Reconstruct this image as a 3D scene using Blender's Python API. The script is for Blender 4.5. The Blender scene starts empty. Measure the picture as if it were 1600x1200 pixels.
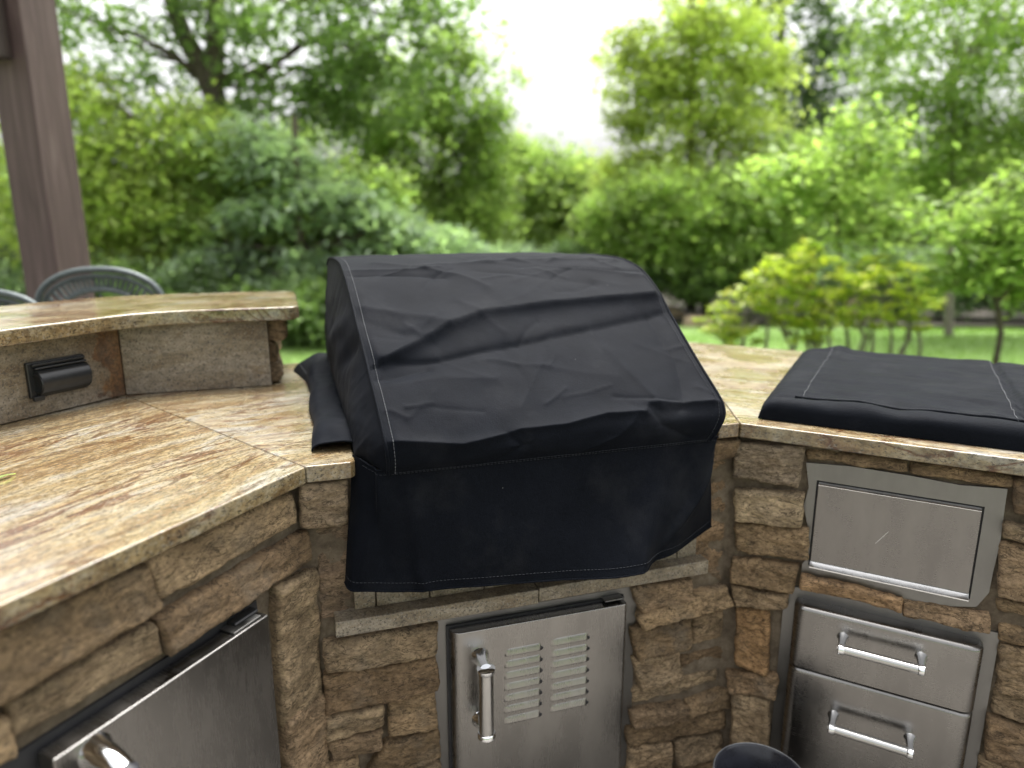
import bpy, bmesh, math
import numpy as np
from mathutils import Vector, noise as mnoise

scene = bpy.context.scene
COL = scene.collection
R = math.radians

# ------------------------------------------------------------------ camera
CAM_H = 1.415
F_PX, PITCH = 1090.0, math.atan(252 / 1090.0)
cam_d = bpy.data.cameras.new('camera')
cam = bpy.data.objects.new('camera', cam_d)
COL.objects.link(cam)
cam.location = (0, 0, CAM_H)
cam.rotation_euler = (math.pi / 2 - PITCH, 0, 0)
cam_d.sensor_width = 36.0
cam_d.lens = 36.0 * F_PX / 1600.0
cam_d.clip_start = 0.02
cam_d.clip_end = 500
cam_d.dof.use_dof = True
cam_d.dof.focus_distance = 1.42
cam_d.dof.aperture_fstop = 1.45
scene.camera = cam

# ------------------------------------------------------------------ sky and sun
SUN_EL, SUN_AZ = R(72), R(20)            # azimuth from +Y (in front of the camera) towards +X
world = bpy.data.worlds.new('World')
scene.world = world
world.use_nodes = True
wn, wl = world.node_tree.nodes, world.node_tree.links
wn.clear()
sky = wn.new('ShaderNodeTexSky')
sky.sky_type = 'NISHITA'
sky.sun_disc = False
sky.sun_elevation = SUN_EL
sky.sun_rotation = SUN_AZ
sky.dust_density = 8.0
sky.air_density = 1.0
hs = wn.new('ShaderNodeHueSaturation')
hs.inputs['Saturation'].default_value = 0.12      # a closed white overcast
hs.inputs['Value'].default_value = 1.0
tcw = wn.new('ShaderNodeTexCoord')
cn = wn.new('ShaderNodeTexNoise')
cn.inputs['Scale'].default_value = 2.2
cn.inputs['Detail'].default_value = 4
mr = wn.new('ShaderNodeMapRange')
mr.inputs['From Min'].default_value = 0.3
mr.inputs['From Max'].default_value = 0.7
mr.inputs['To Min'].default_value = 0.85
mr.inputs['To Max'].default_value = 1.15
mx = wn.new('ShaderNodeMix'); mx.data_type = 'RGBA'; mx.blend_type = 'MULTIPLY'
mx.inputs['Factor'].default_value = 1.0
bgn = wn.new('ShaderNodeBackground')
bgn.inputs['Strength'].default_value = 0.15
won = wn.new('ShaderNodeOutputWorld')
wl.new(sky.outputs['Color'], hs.inputs['Color'])
wl.new(tcw.outputs['Generated'], cn.inputs['Vector'])
wl.new(cn.outputs['Fac'], mr.inputs['Value'])
wl.new(hs.outputs['Color'], mx.inputs['A'])
wl.new(mr.outputs['Result'], mx.inputs['B'])
wl.new(mx.outputs['Result'], bgn.inputs['Color'])
wl.new(bgn.outputs['Background'], won.inputs['Surface'])

sun_d = bpy.data.lights.new('sun', 'SUN')
sun_d.energy = 1.5
sun_d.angle = R(35)
sun_d.color = (1.0, 0.97, 0.92)
sun = bpy.data.objects.new('sun', sun_d)
COL.objects.link(sun)
sv = Vector((math.cos(SUN_EL) * math.sin(SUN_AZ), math.cos(SUN_EL) * math.cos(SUN_AZ), math.sin(SUN_EL)))
sun.rotation_euler = sv.to_track_quat('Z', 'Y').to_euler()
sun.location = (3, -2, 8)

scene.view_settings.view_transform = 'Standard'
scene.view_settings.look = 'None'
scene.view_settings.exposure = 1.65
scene.view_settings.gamma = 1.0
scene.view_settings.use_curve_mapping = False
try:
    scene.cycles.use_denoising = True
    scene.cycles.max_bounces = 8
    scene.cycles.diffuse_bounces = 6
    scene.cycles.transparent_max_bounces = 4
    scene.cycles.sample_clamp_indirect = 6
except Exception:
    pass

# ------------------------------------------------------------------ geometry of the place
ZC = 0.965                                # countertop height
_c, _s = math.cos(PITCH), math.sin(PITCH)
def ray(x, y):
    u, v = (x - 800) / F_PX, (y - 600) / F_PX
    return np.array([u, _c - v * _s, -_s - v * _c])
def on_level(x, y, z):                    # sight line meets the level z
    r = ray(x, y)
    p = r * ((z - CAM_H) / r[2]); p[2] = z
    return p
def at_depth(x, y, Y):
    r = ray(x, y); p = r * (Y / r[1]); p[2] += CAM_H
    return p
class Frame:                              # a run of the island: d along it, n into the wall, z up
    def __init__(s, ang, org):
        a = R(ang)
        s.d = np.array([math.sin(a), math.cos(a), 0.]); s.n = np.array([-s.d[1], s.d[0], 0.])
        s.o = np.array([org[0], org[1], 0.])
    def p(s, d, n, z):
        return s.o + s.d * d + s.n * n + np.array([0, 0, z])
    def hit(s, x, y, n):                  # (d, z) of a sight line on the plane n
        r = ray(x, y)
        c0 = np.array([0, 0, CAM_H])
        t = (np.dot(s.n, s.o) + n) / np.dot(s.n, r)
        q = c0 + r * t
        return float(np.dot(q - s.o, s.d)), float(q[2])
    def loc(s, q):
        return float(np.dot(q - s.o, s.d)), float(np.dot(q - s.o, s.n))
LC = on_level(478, 729, ZC); RC = on_level(1156, 661, ZC)
FC = Frame(72.4, LC); FL = Frame(25.0, LC); FR = Frame(118.6, RC)
W_C = FC.loc(RC)[0]                       # width of the middle run

# ------------------------------------------------------------------ object helpers
def empty(name, loc, label=None, cat=None, group=None, parent=None):
    o = bpy.data.objects.new(name, None); COL.objects.link(o)
    o.location = loc; o.empty_display_size = 0.1
    if label: o['label'] = label
    if cat: o['category'] = cat
    if group: o['group'] = group
    if parent: o.parent = parent
    return o
def tag(o, label=None, cat=None, group=None, kind=None):
    if label: o['label'] = label
    if cat: o['category'] = cat
    if group: o['group'] = group
    if kind: o['kind'] = kind
    return o
def origin(o):
    v = np.zeros(3)
    while o is not None:
        v += np.array(o.location); o = o.parent
    return v
def mk(name, verts, faces, mat, parent=None, smooth=False, loc=None):
    verts = np.asarray(verts, float).reshape(-1, 3)
    if parent is not None:
        base = origin(parent)
    else:
        base = np.array(loc, float) if loc is not None else np.zeros(3)
    me = bpy.data.meshes.new(name)
    me.from_pydata((verts - base).tolist(), [], [list(f) for f in faces])
    me.update()
    o = bpy.data.objects.new(name, me); COL.objects.link(o)
    if parent is not None: o.parent = parent
    else: o.location = base
    for m in (mat if isinstance(mat, (list, tuple)) else [mat]):
        me.materials.append(m)
    if smooth:
        me.polygons.foreach_set('use_smooth', [True] * len(me.polygons))
    return o
def bevel(o, w, seg=2, ang=30):
    m = o.modifiers.new('bevel', 'BEVEL'); m.width = w; m.segments = seg
    m.limit_method = 'ANGLE'; m.angle_limit = R(ang); m.harden_normals = False
    o.data.polygons.foreach_set('use_smooth', [True] * len(o.data.polygons))
    e = o.modifiers.new('normals', 'WEIGHTED_NORMAL'); e.keep_sharp = True
    return o
class MB:
    def __init__(s): s.v = []; s.f = []
    def add(s, vs, fs):
        b = len(s.v); s.v += [np.asarray(q, float) for q in vs]
        s.f += [[i + b for i in f] for f in fs]
    def box(s, fr, d0, d1, n0, n1, z0, z1):
        vs = [fr.p(d, n, z) for z in (z0, z1) for d, n in ((d0, n0), (d1, n0), (d1, n1), (d0, n1))]
        s.add(vs, [[3, 2, 1, 0], [4, 5, 6, 7], [0, 1, 5, 4], [1, 2, 6, 5], [2, 3, 7, 6], [3, 0, 4, 7]])
        return s
    def prism(s, pts, z0, z1):            # pts: xy outline, counter-clockwise from above
        n = len(pts)
        a = sum(pts[i][0] * pts[(i + 1) % n][1] - pts[(i + 1) % n][0] * pts[i][1] for i in range(n))
        if a < 0: pts = pts[::-1]
        vs = [(q[0], q[1], z0) for q in pts] + [(q[0], q[1], z1) for q in pts]
        s.add(vs, [list(range(n - 1, -1, -1)), list(range(n, 2 * n))] +
              [[i, (i + 1) % n, n + (i + 1) % n, n + i] for i in range(n)])
        return s
    def tube(s, pts, rad, seg=10, cap=True):
        pts = [np.asarray(p, float) for p in pts]
        rad = [rad] * len(pts) if np.isscalar(rad) else list(rad)
        rings = []
        up = None
        for i, p in enumerate(pts):
            t = pts[min(i + 1, len(pts) - 1)] - pts[max(i - 1, 0)]
            t = t / (np.linalg.norm(t) + 1e-12)
            if up is None:
                up = np.array([0, 0, 1.]) if abs(t[2]) < .9 else np.array([1., 0, 0])
            a = np.cross(t, up); a /= np.linalg.norm(a); b = np.cross(a, t); up = b
            rings.append([p + rad[i] * (math.cos(q) * a + math.sin(q) * b)
                          for q in np.linspace(0, 2 * math.pi, seg, endpoint=False)])
        vs = [q for r in rings for q in r]; fs = []
        for i in range(len(rings) - 1):
            for j in range(seg):
                k = (j + 1) % seg
                fs.append([i * seg + j, i * seg + k, (i + 1) * seg + k, (i + 1) * seg + j])
        if cap:
            fs.append(list(range(seg - 1, -1, -1)))
            fs.append([(len(rings) - 1) * seg + j for j in range(seg)])
        s.add(vs, fs); return s
    def lathe(s, c, prof, axis=(0, 0, 1), seg=24, open_end=True):
        ax = np.array(axis, float); ax /= np.linalg.norm(ax)
        h = np.array([1., 0, 0]) if abs(ax[0]) < .9 else np.array([0, 1., 0])
        a = np.cross(ax, h); a /= np.linalg.norm(a); b = np.cross(ax, a)
        vs = []; fs = []
        for r_, z_ in prof:
            for q in np.linspace(0, 2 * math.pi, seg, endpoint=False):
                vs.append(np.asarray(c) + ax * z_ + r_ * (math.cos(q) * a + math.sin(q) * b))
        for i in range(len(prof) - 1):
            for j in range(seg):
                k = (j + 1) % seg
                fs.append([i * seg + j, i * seg + k, (i + 1) * seg + k, (i + 1) * seg + j])
        s.add(vs, fs); return s
    def build(s, name, mat, parent=None, smooth=False, loc=None):
        o = mk(name, s.v, s.f, mat, parent, smooth, loc)
        if smooth and len(s.f) < 6000: o.data.set_sharp_from_angle(angle=R(48))
        return o
def grid_faces(nr, nc):
    return [[i * nc + j, i * nc + j + 1, (i + 1) * nc + j + 1, (i + 1) * nc + j] for i in range(nr - 1) for j in range(nc - 1)]
def catmull(P, n):                        # n samples through the rows of P
    P = np.asarray(P, float); m = len(P)
    t = np.linspace(0, m - 1 - 1e-9, n); i = t.astype(int); f = (t - i)[:, None]
    g = lambda k: P[np.clip(k, 0, m - 1)]
    p0, p1, p2, p3 = g(i - 1), g(i), g(i + 1), g(i + 2)
    return .5 * (2 * p1 + (p2 - p0) * f + (2 * p0 - 5 * p1 + 4 * p2 - p3) * f ** 2 + (3 * p1 - p0 - 3 * p2 + p3) * f ** 3)

# ------------------------------------------------------------------ materials
def mat(name):
    m = bpy.data.materials.new(name); m.use_nodes = True
    nt = m.node_tree; nt.nodes.clear()
    out = nt.nodes.new('ShaderNodeOutputMaterial')
    b = nt.nodes.new('ShaderNodeBsdfPrincipled')
    nt.links.new(b.outputs['BSDF'], out.inputs['Surface'])
    return m, nt, b
def N(nt, t, **kw):
    n = nt.nodes.new(t)
    for k, v in kw.items():
        if k in n.inputs: n.inputs[k].default_value = v
        else: setattr(n, k, v)
    return n
def pos(nt, rot=0.0, scale=(1, 1, 1)):
    g = N(nt, 'ShaderNodeNewGeometry'); mp = N(nt, 'ShaderNodeMapping')
    mp0 = N(nt, 'ShaderNodeMapping'); mp0.inputs['Rotation'].default_value = (0, 0, rot)
    mp.inputs['Scale'].default_value = scale
    nt.links.new(g.outputs['Position'], mp0.inputs['Vector'])
    nt.links.new(mp0.outputs['Vector'], mp.inputs['Vector'])
    return mp.outputs['Vector']
def noise(nt, vec, scale, detail=4, rough=.55, dist=0.0):
    n = N(nt, 'ShaderNodeTexNoise'); n.inputs['Scale'].default_value = scale
    n.inputs['Detail'].default_value = detail; n.inputs['Roughness'].default_value = rough
    n.inputs['Distortion'].default_value = dist
    nt.links.new(vec, n.inputs['Vector']); return n.outputs['Fac']
def ramp(nt, fac, stops, interp='LINEAR'):
    r = N(nt, 'ShaderNodeValToRGB'); cr = r.color_ramp; cr.interpolation = interp
    while len(cr.elements) < len(stops): cr.elements.new(0.5)
    for e, (p, c) in zip(cr.elements, stops):
        e.position = p; e.color = (*c, 1) if len(c) == 3 else c
    nt.links.new(fac, r.inputs['Fac']); return r.outputs['Color']
def mix(nt, fac, a, b, mode='MIX'):
    m = N(nt, 'ShaderNodeMix', data_type='RGBA', blend_type=mode)
    for k, v in (('Factor', fac), ('A', a), ('B', b)):
        s = m.inputs[k] if k == 'Factor' else [i for i in m.inputs if i.name == k and i.type == 'RGBA'][0]
        if isinstance(v, bpy.types.NodeSocket): nt.links.new(v, s)
        elif k == 'Factor': s.default_value = v
        else: s.default_value = (*v, 1)
    return [o for o in m.outputs if o.type == 'RGBA'][0]
def maprange(nt, v, a, b, c, d):
    m = N(nt, 'ShaderNodeMapRange'); nt.links.new(v, m.inputs['Value'])
    for k, x in zip(('From Min', 'From Max', 'To Min', 'To Max'), (a, b, c, d)): m.inputs[k].default_value = x
    return m.outputs['Result']
def bump(nt, b, h, strength, dist=.01, prev=None):
    n = N(nt, 'ShaderNodeBump'); n.inputs['Strength'].default_value = strength; n.inputs['Distance'].default_value = dist
    nt.links.new(h, n.inputs['Height'])
    if prev is not None: nt.links.new(prev, n.inputs['Normal'])
    nt.links.new(n.outputs['Normal'], b.inputs['Normal']); return n.outputs['Normal']
def g3(v): return (v, v, v)

def granite(name, rot, streak=1.0, rough=(.07, .26), dark=1.0, polished=True):
    m, nt, b = mat(name)
    v = pos(nt, rot, (1.0, 4.2 * streak, 2.0))
    big = noise(nt, v, 2.6, 9, .70, 1.1)
    c1 = ramp(nt, big, [(.30, (.16, .085, .032)), (.39, (.26, .17, .08)), (.47, (.35, .262, .135)), (.54, (.41, .34, .215)), (.62, (.43, .405, .345)), (.72, (.27, .17, .07))])
    vein = noise(nt, v, 1.9, 7, .58, 1.8)
    vm = ramp(nt, vein, [(.462, g3(0)), (.486, g3(1)), (.498, g3(1)), (.524, g3(0))])
    c2 = mix(nt, mix(nt, 1.0, vm, ramp(nt, noise(nt, v, 1.3, 3), [(.40, g3(.1)), (.55, g3(.95))]), 'MULTIPLY'), c1, (.13, .045, .012))
    v2 = pos(nt, rot, (1.0, 2.6, 1.6))
    mid = noise(nt, v2, 42, 5, .72)
    c2 = mix(nt, 1.0, c2, ramp(nt, mid, [(.30, g3(.45)), (.46, g3(.96)), (.66, g3(1.5))]), 'MULTIPLY')
    sp = noise(nt, v2, 120, 4, .8)
    c3 = mix(nt, ramp(nt, sp, [(.39, g3(.9)), (.47, g3(0))]), c2, (.05, .04, .03))
    c4 = mix(nt, ramp(nt, noise(nt, v2, 95, 3, .7), [(.55, g3(0)), (.66, g3(.55))]), c3, (.52, .475, .375))
    vs = pos(nt, rot, (1.0, 11.0 * streak, 1.0))
    st = noise(nt, vs, 12, 7, .75, .5)
    c5 = mix(nt, ramp(nt, st, [(.36, g3(.6)), (.48, g3(0))]), c4, (.15, .09, .04))
    c6 = mix(nt, 1.0, c5, g3(dark * .51), 'MULTIPLY')
    nt.links.new(c6, b.inputs['Base Color'])
    wet = noise(nt, pos(nt), 7, 4, .6)
    r = maprange(nt, wet, .42, .58, *rough)
    nt.links.new(r, b.inputs['Roughness'])
    b.inputs['Specular IOR Level'].default_value = .7 if polished else .3
    bump(nt, b, noise(nt, v2, 90, 4, .7), .07 if polished else .5, .003)
    return m
A_L, A_C, A_R = -R(90 - 27), -R(90 - 72.4), -R(90 - 118.6)
def rot_for(ang): return -(math.pi / 2 - R(ang))
M_GR_L = granite('granite_counter', rot_for(27))
M_GR_C = granite('granite_counter_middle', rot_for(60), rough=(.12, .36))
M_GR_R = granite('granite_counter_side', rot_for(118.6), rough=(.14, .38))
M_GR_B = granite('granite_bar', rot_for(40), .7, (.05, .24))
def granite_upright():
    m, nt, b = mat('granite_upright')
    v = pos(nt, 0, (1, 1, 2.5))
    c1 = ramp(nt, noise(nt, v, 6, 5, .6, .5), [(.3, (.105, .07, .036)), (.47, (.175, .14, .092)), (.6, (.225, .192, .145)), (.75, (.145, .092, .04))])
    sp = noise(nt, pos(nt), 190, 3, .7)
    c2 = mix(nt, ramp(nt, sp, [(.38, g3(.9)), (.48, g3(0))]), c1, (.055, .045, .034))
    c3 = mix(nt, ramp(nt, noise(nt, pos(nt), 230, 3, .7), [(.54, g3(0)), (.66, g3(.5))]), c2, (.32, .296, .248))
    c3 = mix(nt, 1.0, c3, ramp(nt, noise(nt, pos(nt, 0, (1, 1, 2)), 34, 5, .7), [(.3, g3(.6)), (.5, g3(1)), (.7, g3(1.35))]), 'MULTIPLY')
    nt.links.new(c3, b.inputs['Base Color'])
    b.inputs['Roughness'].default_value = .5
    bump(nt, b, sp, .3, .003)
    return m, nt, b, c3
M_GR_U = granite_upright()[0]
def granite_stained():                    # rusty run-off stain with its own shape
    m, nt, b, c = granite_upright(); m.name = 'granite_rust_stained'
    g = N(nt, 'ShaderNodeNewGeometry')
    org = BS1
    sub = N(nt, 'ShaderNodeVectorMath', operation='SUBTRACT'); sub.inputs[1].default_value = tuple(org)
    nt.links.new(g.outputs['Position'], sub.inputs[0])
    dt = N(nt, 'ShaderNodeVectorMath', operation='DOT_PRODUCT'); dt.inputs[1].default_value = tuple(-FL.d)
    nt.links.new(sub.outputs['Vector'], dt.inputs[0])
    wob = noise(nt, pos(nt), 16, 4, .6)
    ad = N(nt, 'ShaderNodeMath', operation='MULTIPLY_ADD'); ad.inputs[1].default_value = .16; nt.links.new(wob, ad.inputs[0])
    nt.links.new(dt.outputs['Value'], ad.inputs[2])
    st = ramp(nt, ad.outputs[0], [(.05, g3(.9)), (.135, g3(.75)), (.150, g3(.9)), (.158, g3(.2)), (.22, g3(0))])
    rust = ramp(nt, noise(nt, pos(nt, 0, (1, 1, .5)), 24, 4, .6), [(.32, (.022, .012, .007)), (.48, (.105, .045, .015)), (.60, (.15, .075, .026)), (.72, (.17, .115, .06))])
    rust = mix(nt, 1.0, rust, ramp(nt, noise(nt, pos(nt), 130, 4, .75), [(.34, g3(.25)), (.5, g3(1)), (.7, g3(1.7))]), 'MULTIPLY')
    nt.links.new(mix(nt, st, c, rust), b.inputs['Base Color'])
    return m
def stone_mat():
    m, nt, b = mat('split_stone')
    oi = N(nt, 'ShaderNodeObjectInfo')
    v = pos(nt, 0, (1, 1, 1.8))
    n1 = ramp(nt, noise(nt, v, 14, 5, .65, .5), [(.25, g3(.42)), (.5, g3(.95)), (.75, g3(1.45))])
    n2 = ramp(nt, noise(nt, v, 85, 6, .8), [(.32, g3(.38)), (.5, g3(1.0)), (.7, g3(1.55))])
    c = mix(nt, 1.0, mix(nt, 1.0, oi.outputs['Color'], n1, 'MULTIPLY'), n2, 'MULTIPLY')
    rust = ramp(nt, noise(nt, v, 9, 4, .6), [(.54, g3(0)), (.74, g3(.42))])
    c = mix(nt, rust, c, (.19, .12, .062))
    grey = ramp(nt, noise(nt, pos(nt), 11, 3, .6), [(.55, g3(0)), (.75, g3(.5))])
    c = mix(nt, grey, c, (.20, .172, .132))
    crk = noise(nt, pos(nt, 0, (1, 1, 3.0)), 16, 6, .6, 1.0)
    c = mix(nt, ramp(nt, crk, [(.482, g3(0)), (.496, g3(.75)), (.504, g3(.75)), (.518, g3(0))]), c, (.035, .026, .017))
    nt.links.new(c, b.inputs['Base Color'])
    b.inputs['Roughness'].default_value = .82
    b.inputs['Specular IOR Level'].default_value = .25
    p1 = bump(nt, b, noise(nt, pos(nt, 0, (1, 1, 1.6)), 60, 8, .8, .3), 1.0, .011)
    bump(nt, b, noise(nt, pos(nt), 240, 4, .75), .8, .003, p1)
    return m
M_STONE = stone_mat()
def mortar_mat():
    m, nt, b = mat('mortar')
    c = ramp(nt, noise(nt, pos(nt), 30, 6, .7), [(.32, (.10, .075, .048)), (.5, (.19, .147, .098)), (.68, (.27, .22, .155))])
    nt.links.new(c, b.inputs['Base Color']); b.inputs['Roughness'].default_value = .95
    bump(nt, b, noise(nt, pos(nt), 110, 7, .8), 1.0, .012)
    return m
M_MORTAR = mortar_mat()
def steel_mat(name, frame, vertical=False, base=(.30, .29, .275), r=(.22, .34)):
    m, nt, b = mat(name)
    g = N(nt, 'ShaderNodeNewGeometry')
    dt = N(nt, 'ShaderNodeVectorMath', operation='DOT_PRODUCT'); dt.inputs[1].default_value = tuple(frame.d)
    nt.links.new(g.outputs['Position'], dt.inputs[0])
    sx = N(nt, 'ShaderNodeSeparateXYZ'); nt.links.new(g.outputs['Position'], sx.inputs[0])
    cx = N(nt, 'ShaderNodeCombineXYZ'); nt.links.new(dt.outputs['Value'], cx.inputs[0]); nt.links.new(sx.outputs['Z'], cx.inputs[2])
    mp = N(nt, 'ShaderNodeMapping'); nt.links.new(cx.outputs[0], mp.inputs['Vector'])
    mp.inputs['Scale'].default_value = (220, 1, 6) if vertical else (6, 1, 220)
    br = noise(nt, mp.outputs['Vector'], 3.0, 4, .6)
    mp2 = N(nt, 'ShaderNodeMapping'); nt.links.new(cx.outputs[0], mp2.inputs['Vector'])
    mp2.inputs['Scale'].default_value = (9, 1, 3)
    sm = noise(nt, mp2.outputs['Vector'], 1.5, 4, .6)
    nt.links.new(mix(nt, 1.0, base, ramp(nt, sm, [(.3, g3(.80)), (.7, g3(1.10))]), 'MULTIPLY'), b.inputs['Base Color'])
    b.inputs['Metallic'].default_value = 1.0
    ro = N(nt, 'ShaderNodeMath', operation='ADD')
    nt.links.new(maprange(nt, sm, .3, .7, *r), ro.inputs[0]); nt.links.new(maprange(nt, br, .3, .7, -.025, .025), ro.inputs[1])
    nt.links.new(ro.outputs[0], b.inputs['Roughness'])
    b.inputs['Anisotropic'].default_value = .5
    return m
M_ST_C = steel_mat('brushed_steel_door', FC, True)
M_ST_L = steel_mat('brushed_steel_fridge', FL, True, (.25, .24, .228), (.2, .34))
M_ST_R = steel_mat('brushed_steel_drawer', FR, False, (.245, .237, .226), (.21, .33))
M_ST_F = steel_mat('steel_frame_sheet', FR, False, (.22, .216, .208), (.36, .5))
M_ST_P = steel_mat('brushed_steel_panel', FR, False, (.225, .216, .206), (.22, .36))
def simple(name, col, rough=.5, metal=0.0, var=.25, scale=40, bmp=0.0, spec=.5):
    m, nt, b = mat(name)
    c = mix(nt, 1.0, col, ramp(nt, noise(nt, pos(nt), scale, 4, .6), [(.3, g3(1 - var)), (.7, g3(1 + var))]), 'MULTIPLY')
    nt.links.new(c, b.inputs['Base Color'])
    b.inputs['Roughness'].default_value = rough; b.inputs['Metallic'].default_value = metal
    b.inputs['Specular IOR Level'].default_value = spec
    if bmp: bump(nt, b, noise(nt, pos(nt), scale * 2, 4, .6), bmp, .004)
    return m
M_CHROME = simple('chrome', (.78, .79, .80), .08, 1.0, .03)
M_BAR = simple('satin_steel_bar', (.48, .475, .46), .2, 1.0, .05)
M_DARK = simple('dark_gap', (.012, .012, .014), .6)
M_BLACKPL = simple('black_plastic', (.016, .017, .018), .33, 0, .2, 60)
M_RUBBER = simple('black_grip', (.02, .02, .024), .45, 0, .3, 90)
M_ENAMEL = simple('black_steel', (.014, .015, .02), .22, 0, .4, 18, .05)
M_IRON = simple('black_fence_paint', (.012, .013, .014), .5)
M_CASTAL = simple('cast_aluminium', (.07, .084, .084), .42, .3, .25, 50, .2)
def fabric_mat():
    m, nt, b = mat('black_canvas')
    c = ramp(nt, noise(nt, pos(nt), 9, 5, .65), [(.3, (.0020, .0027, .0045)), (.7, (.0038, .0048, .0074))])
    c = mix(nt, 1.0, c, ramp(nt, noise(nt, pos(nt), 420, 3, .7), [(.3, g3(.5)), (.7, g3(1.5))]), 'MULTIPLY')
    c = mix(nt, ramp(nt, noise(nt, pos(nt), 6, 6, .7), [(.52, g3(0)), (.75, g3(.22))]), c, (.03, .031, .033))
    vo = N(nt, 'ShaderNodeTexVoronoi'); vo.inputs['Scale'].default_value = 22; nt.links.new(pos(nt), vo.inputs['Vector'])
    lint = ramp(nt, vo.outputs['Distance'], [(.016, g3(.3)), (.026, g3(0))])
    lint = mix(nt, 1.0, lint, ramp(nt, noise(nt, pos(nt), 30, 1), [(.50, g3(0)), (.54, g3(1))]), 'MULTIPLY')
    c = mix(nt, lint, c, (.45, .45, .45))
    nt.links.new(c, b.inputs['Base Color'])
    b.inputs['Roughness'].default_value = .66
    b.inputs['Specular IOR Level'].default_value = .045
    b.inputs['Sheen Weight'].default_value = .012
    b.inputs['Sheen Roughness'].default_value = .5
    p = bump(nt, b, noise(nt, pos(nt), 30, 6, .68), .20, .005)
    bump(nt, b, noise(nt, pos(nt), 420, 3, .7), .5, .0012, p)
    return m
M_FAB = fabric_mat()
M_SCR = simple('scratch_white', (.6, .58, .55), .6)
M_RIM = simple('rim_highlight', (.07, .072, .075), .4)  # bucket rim lighter than the body: its edge highlight is put into the colour
M_THREAD = simple('grey_thread', (.105, .108, .115), .8)
M_THREAD_D = simple('dark_thread', (.011, .013, .018), .8)
def wood_mat():
    m, nt, b = mat('stained_wood')
    v = pos(nt, 0, (9, 9, .7))
    c = ramp(nt, noise(nt, v, 3, 6, .65, .6), [(.3, (.046, .026, .025)), (.55, (.080, .050, .047)), (.75, (.115, .080, .075))])
    nt.links.new(c, b.inputs['Base Color']); b.inputs['Roughness'].default_value = .7
    bump(nt, b, noise(nt, v, 9, 4), .3, .004)
    return m
M_WOOD = wood_mat()
M_BRACE = simple('dark_stained_brace', (.035, .022, .02), .6, 0, .3, 14)
def leaf_mat(name, cols, trans=.45, rough=.5):
    m, nt, b = mat(name)
    g = N(nt, 'ShaderNodeNewGeometry')
    c = ramp(nt, g.outputs['Random Per Island'], [(i / max(1, len(cols) - 1), q) for i, q in enumerate(cols)])
    c = mix(nt, 1.0, c, ramp(nt, noise(nt, pos(nt), 1.3, 3), [(.35, g3(.72)), (.65, g3(1.25))]), 'MULTIPLY')
    nt.links.new(c, b.inputs['Base Color']); b.inputs['Roughness'].default_value = rough
    b.inputs['Specular IOR Level'].default_value = .35
    t = N(nt, 'ShaderNodeBsdfTranslucent')
    tc = mix(nt, 1.0, c, (1.15, 1.3, .7), 'MULTIPLY')
    nt.links.new(tc, t.inputs['Color'])
    ms = N(nt, 'ShaderNodeMixShader'); ms.inputs[0].default_value = trans
    nt.links.new(b.outputs[0], ms.inputs[1]); nt.links.new(t.outputs[0], ms.inputs[2])
    nt.links.new(ms.outputs[0], [n for n in nt.nodes if n.type == 'OUTPUT_MATERIAL'][0].inputs['Surface'])
    return m
LEAF = {
    'mid':    leaf_mat('leaf_mid_green', [(.13, .20, .075), (.19, .27, .105), (.25, .34, .14)], .6),
    'dark':   leaf_mat('leaf_dark_green', [(.075, .12, .055), (.115, .17, .078), (.16, .225, .105)], .55),
    'blue':   leaf_mat('leaf_blue_green', [(.18, .25, .16), (.24, .32, .205), (.31, .39, .26)], .58),
    'yellow': leaf_mat('leaf_yellow_green', [(.32, .38, .11), (.40, .46, .14), (.48, .54, .18)], .62),
    'lime':   leaf_mat('leaf_lime_green', [(.25, .32, .085), (.33, .40, .12), (.41, .47, .16)], .62),
    'bright': leaf_mat('leaf_bright_green', [(.20, .285, .09), (.27, .36, .12), (.35, .43, .155)], .62),
    'rhodo':  leaf_mat('leaf_rhododendron', [(.14, .22, .03), (.33, .40, .05), (.50, .51, .07)], .5, .45),
}
M_BARK = simple('bark', (.075, .06, .045), .9, 0, .5, 14, .8)
M_TWIG = simple('grey_twig', (.20, .175, .15), .9, 0, .3, 20)
def lawn_mat():
    m, nt, b = mat('lawn_grass')
    c = ramp(nt, noise(nt, pos(nt), 3, 6, .7), [(.3, (.115, .20, .045)), (.55, (.165, .27, .065)), (.75, (.21, .32, .085))])
    nt.links.new(c, b.inputs['Base Color']); b.inputs['Roughness'].default_value = .9
    bump(nt, b, noise(nt, pos(nt), 60, 4, .7), .8, .02)
    return m
M_LAWN = lawn_mat()
M_BLADE = leaf_mat('grass_blade', [(.12, .21, .045), (.18, .29, .065), (.25, .36, .09)], .45)
def patio_mat():
    m, nt, b = mat('patio_flagstone')
    c = ramp(nt, noise(nt, pos(nt), 3, 3, .5), [(.3, (.135, .125, .112)), (.6, (.17, .158, .142)), (.8, (.20, .19, .172))])
    nt.links.new(c, b.inputs['Base Color']); b.inputs['Roughness'].default_value = .7
    return m
M_PATIO = patio_mat()
M_SOIL = simple('mulch', (.034, .028, .019), .95, 0, .5, 12, .8)
M_ROCK = simple('tan_rock', (.36, .27, .19), .9, 0, .25, 6, .5)

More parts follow.
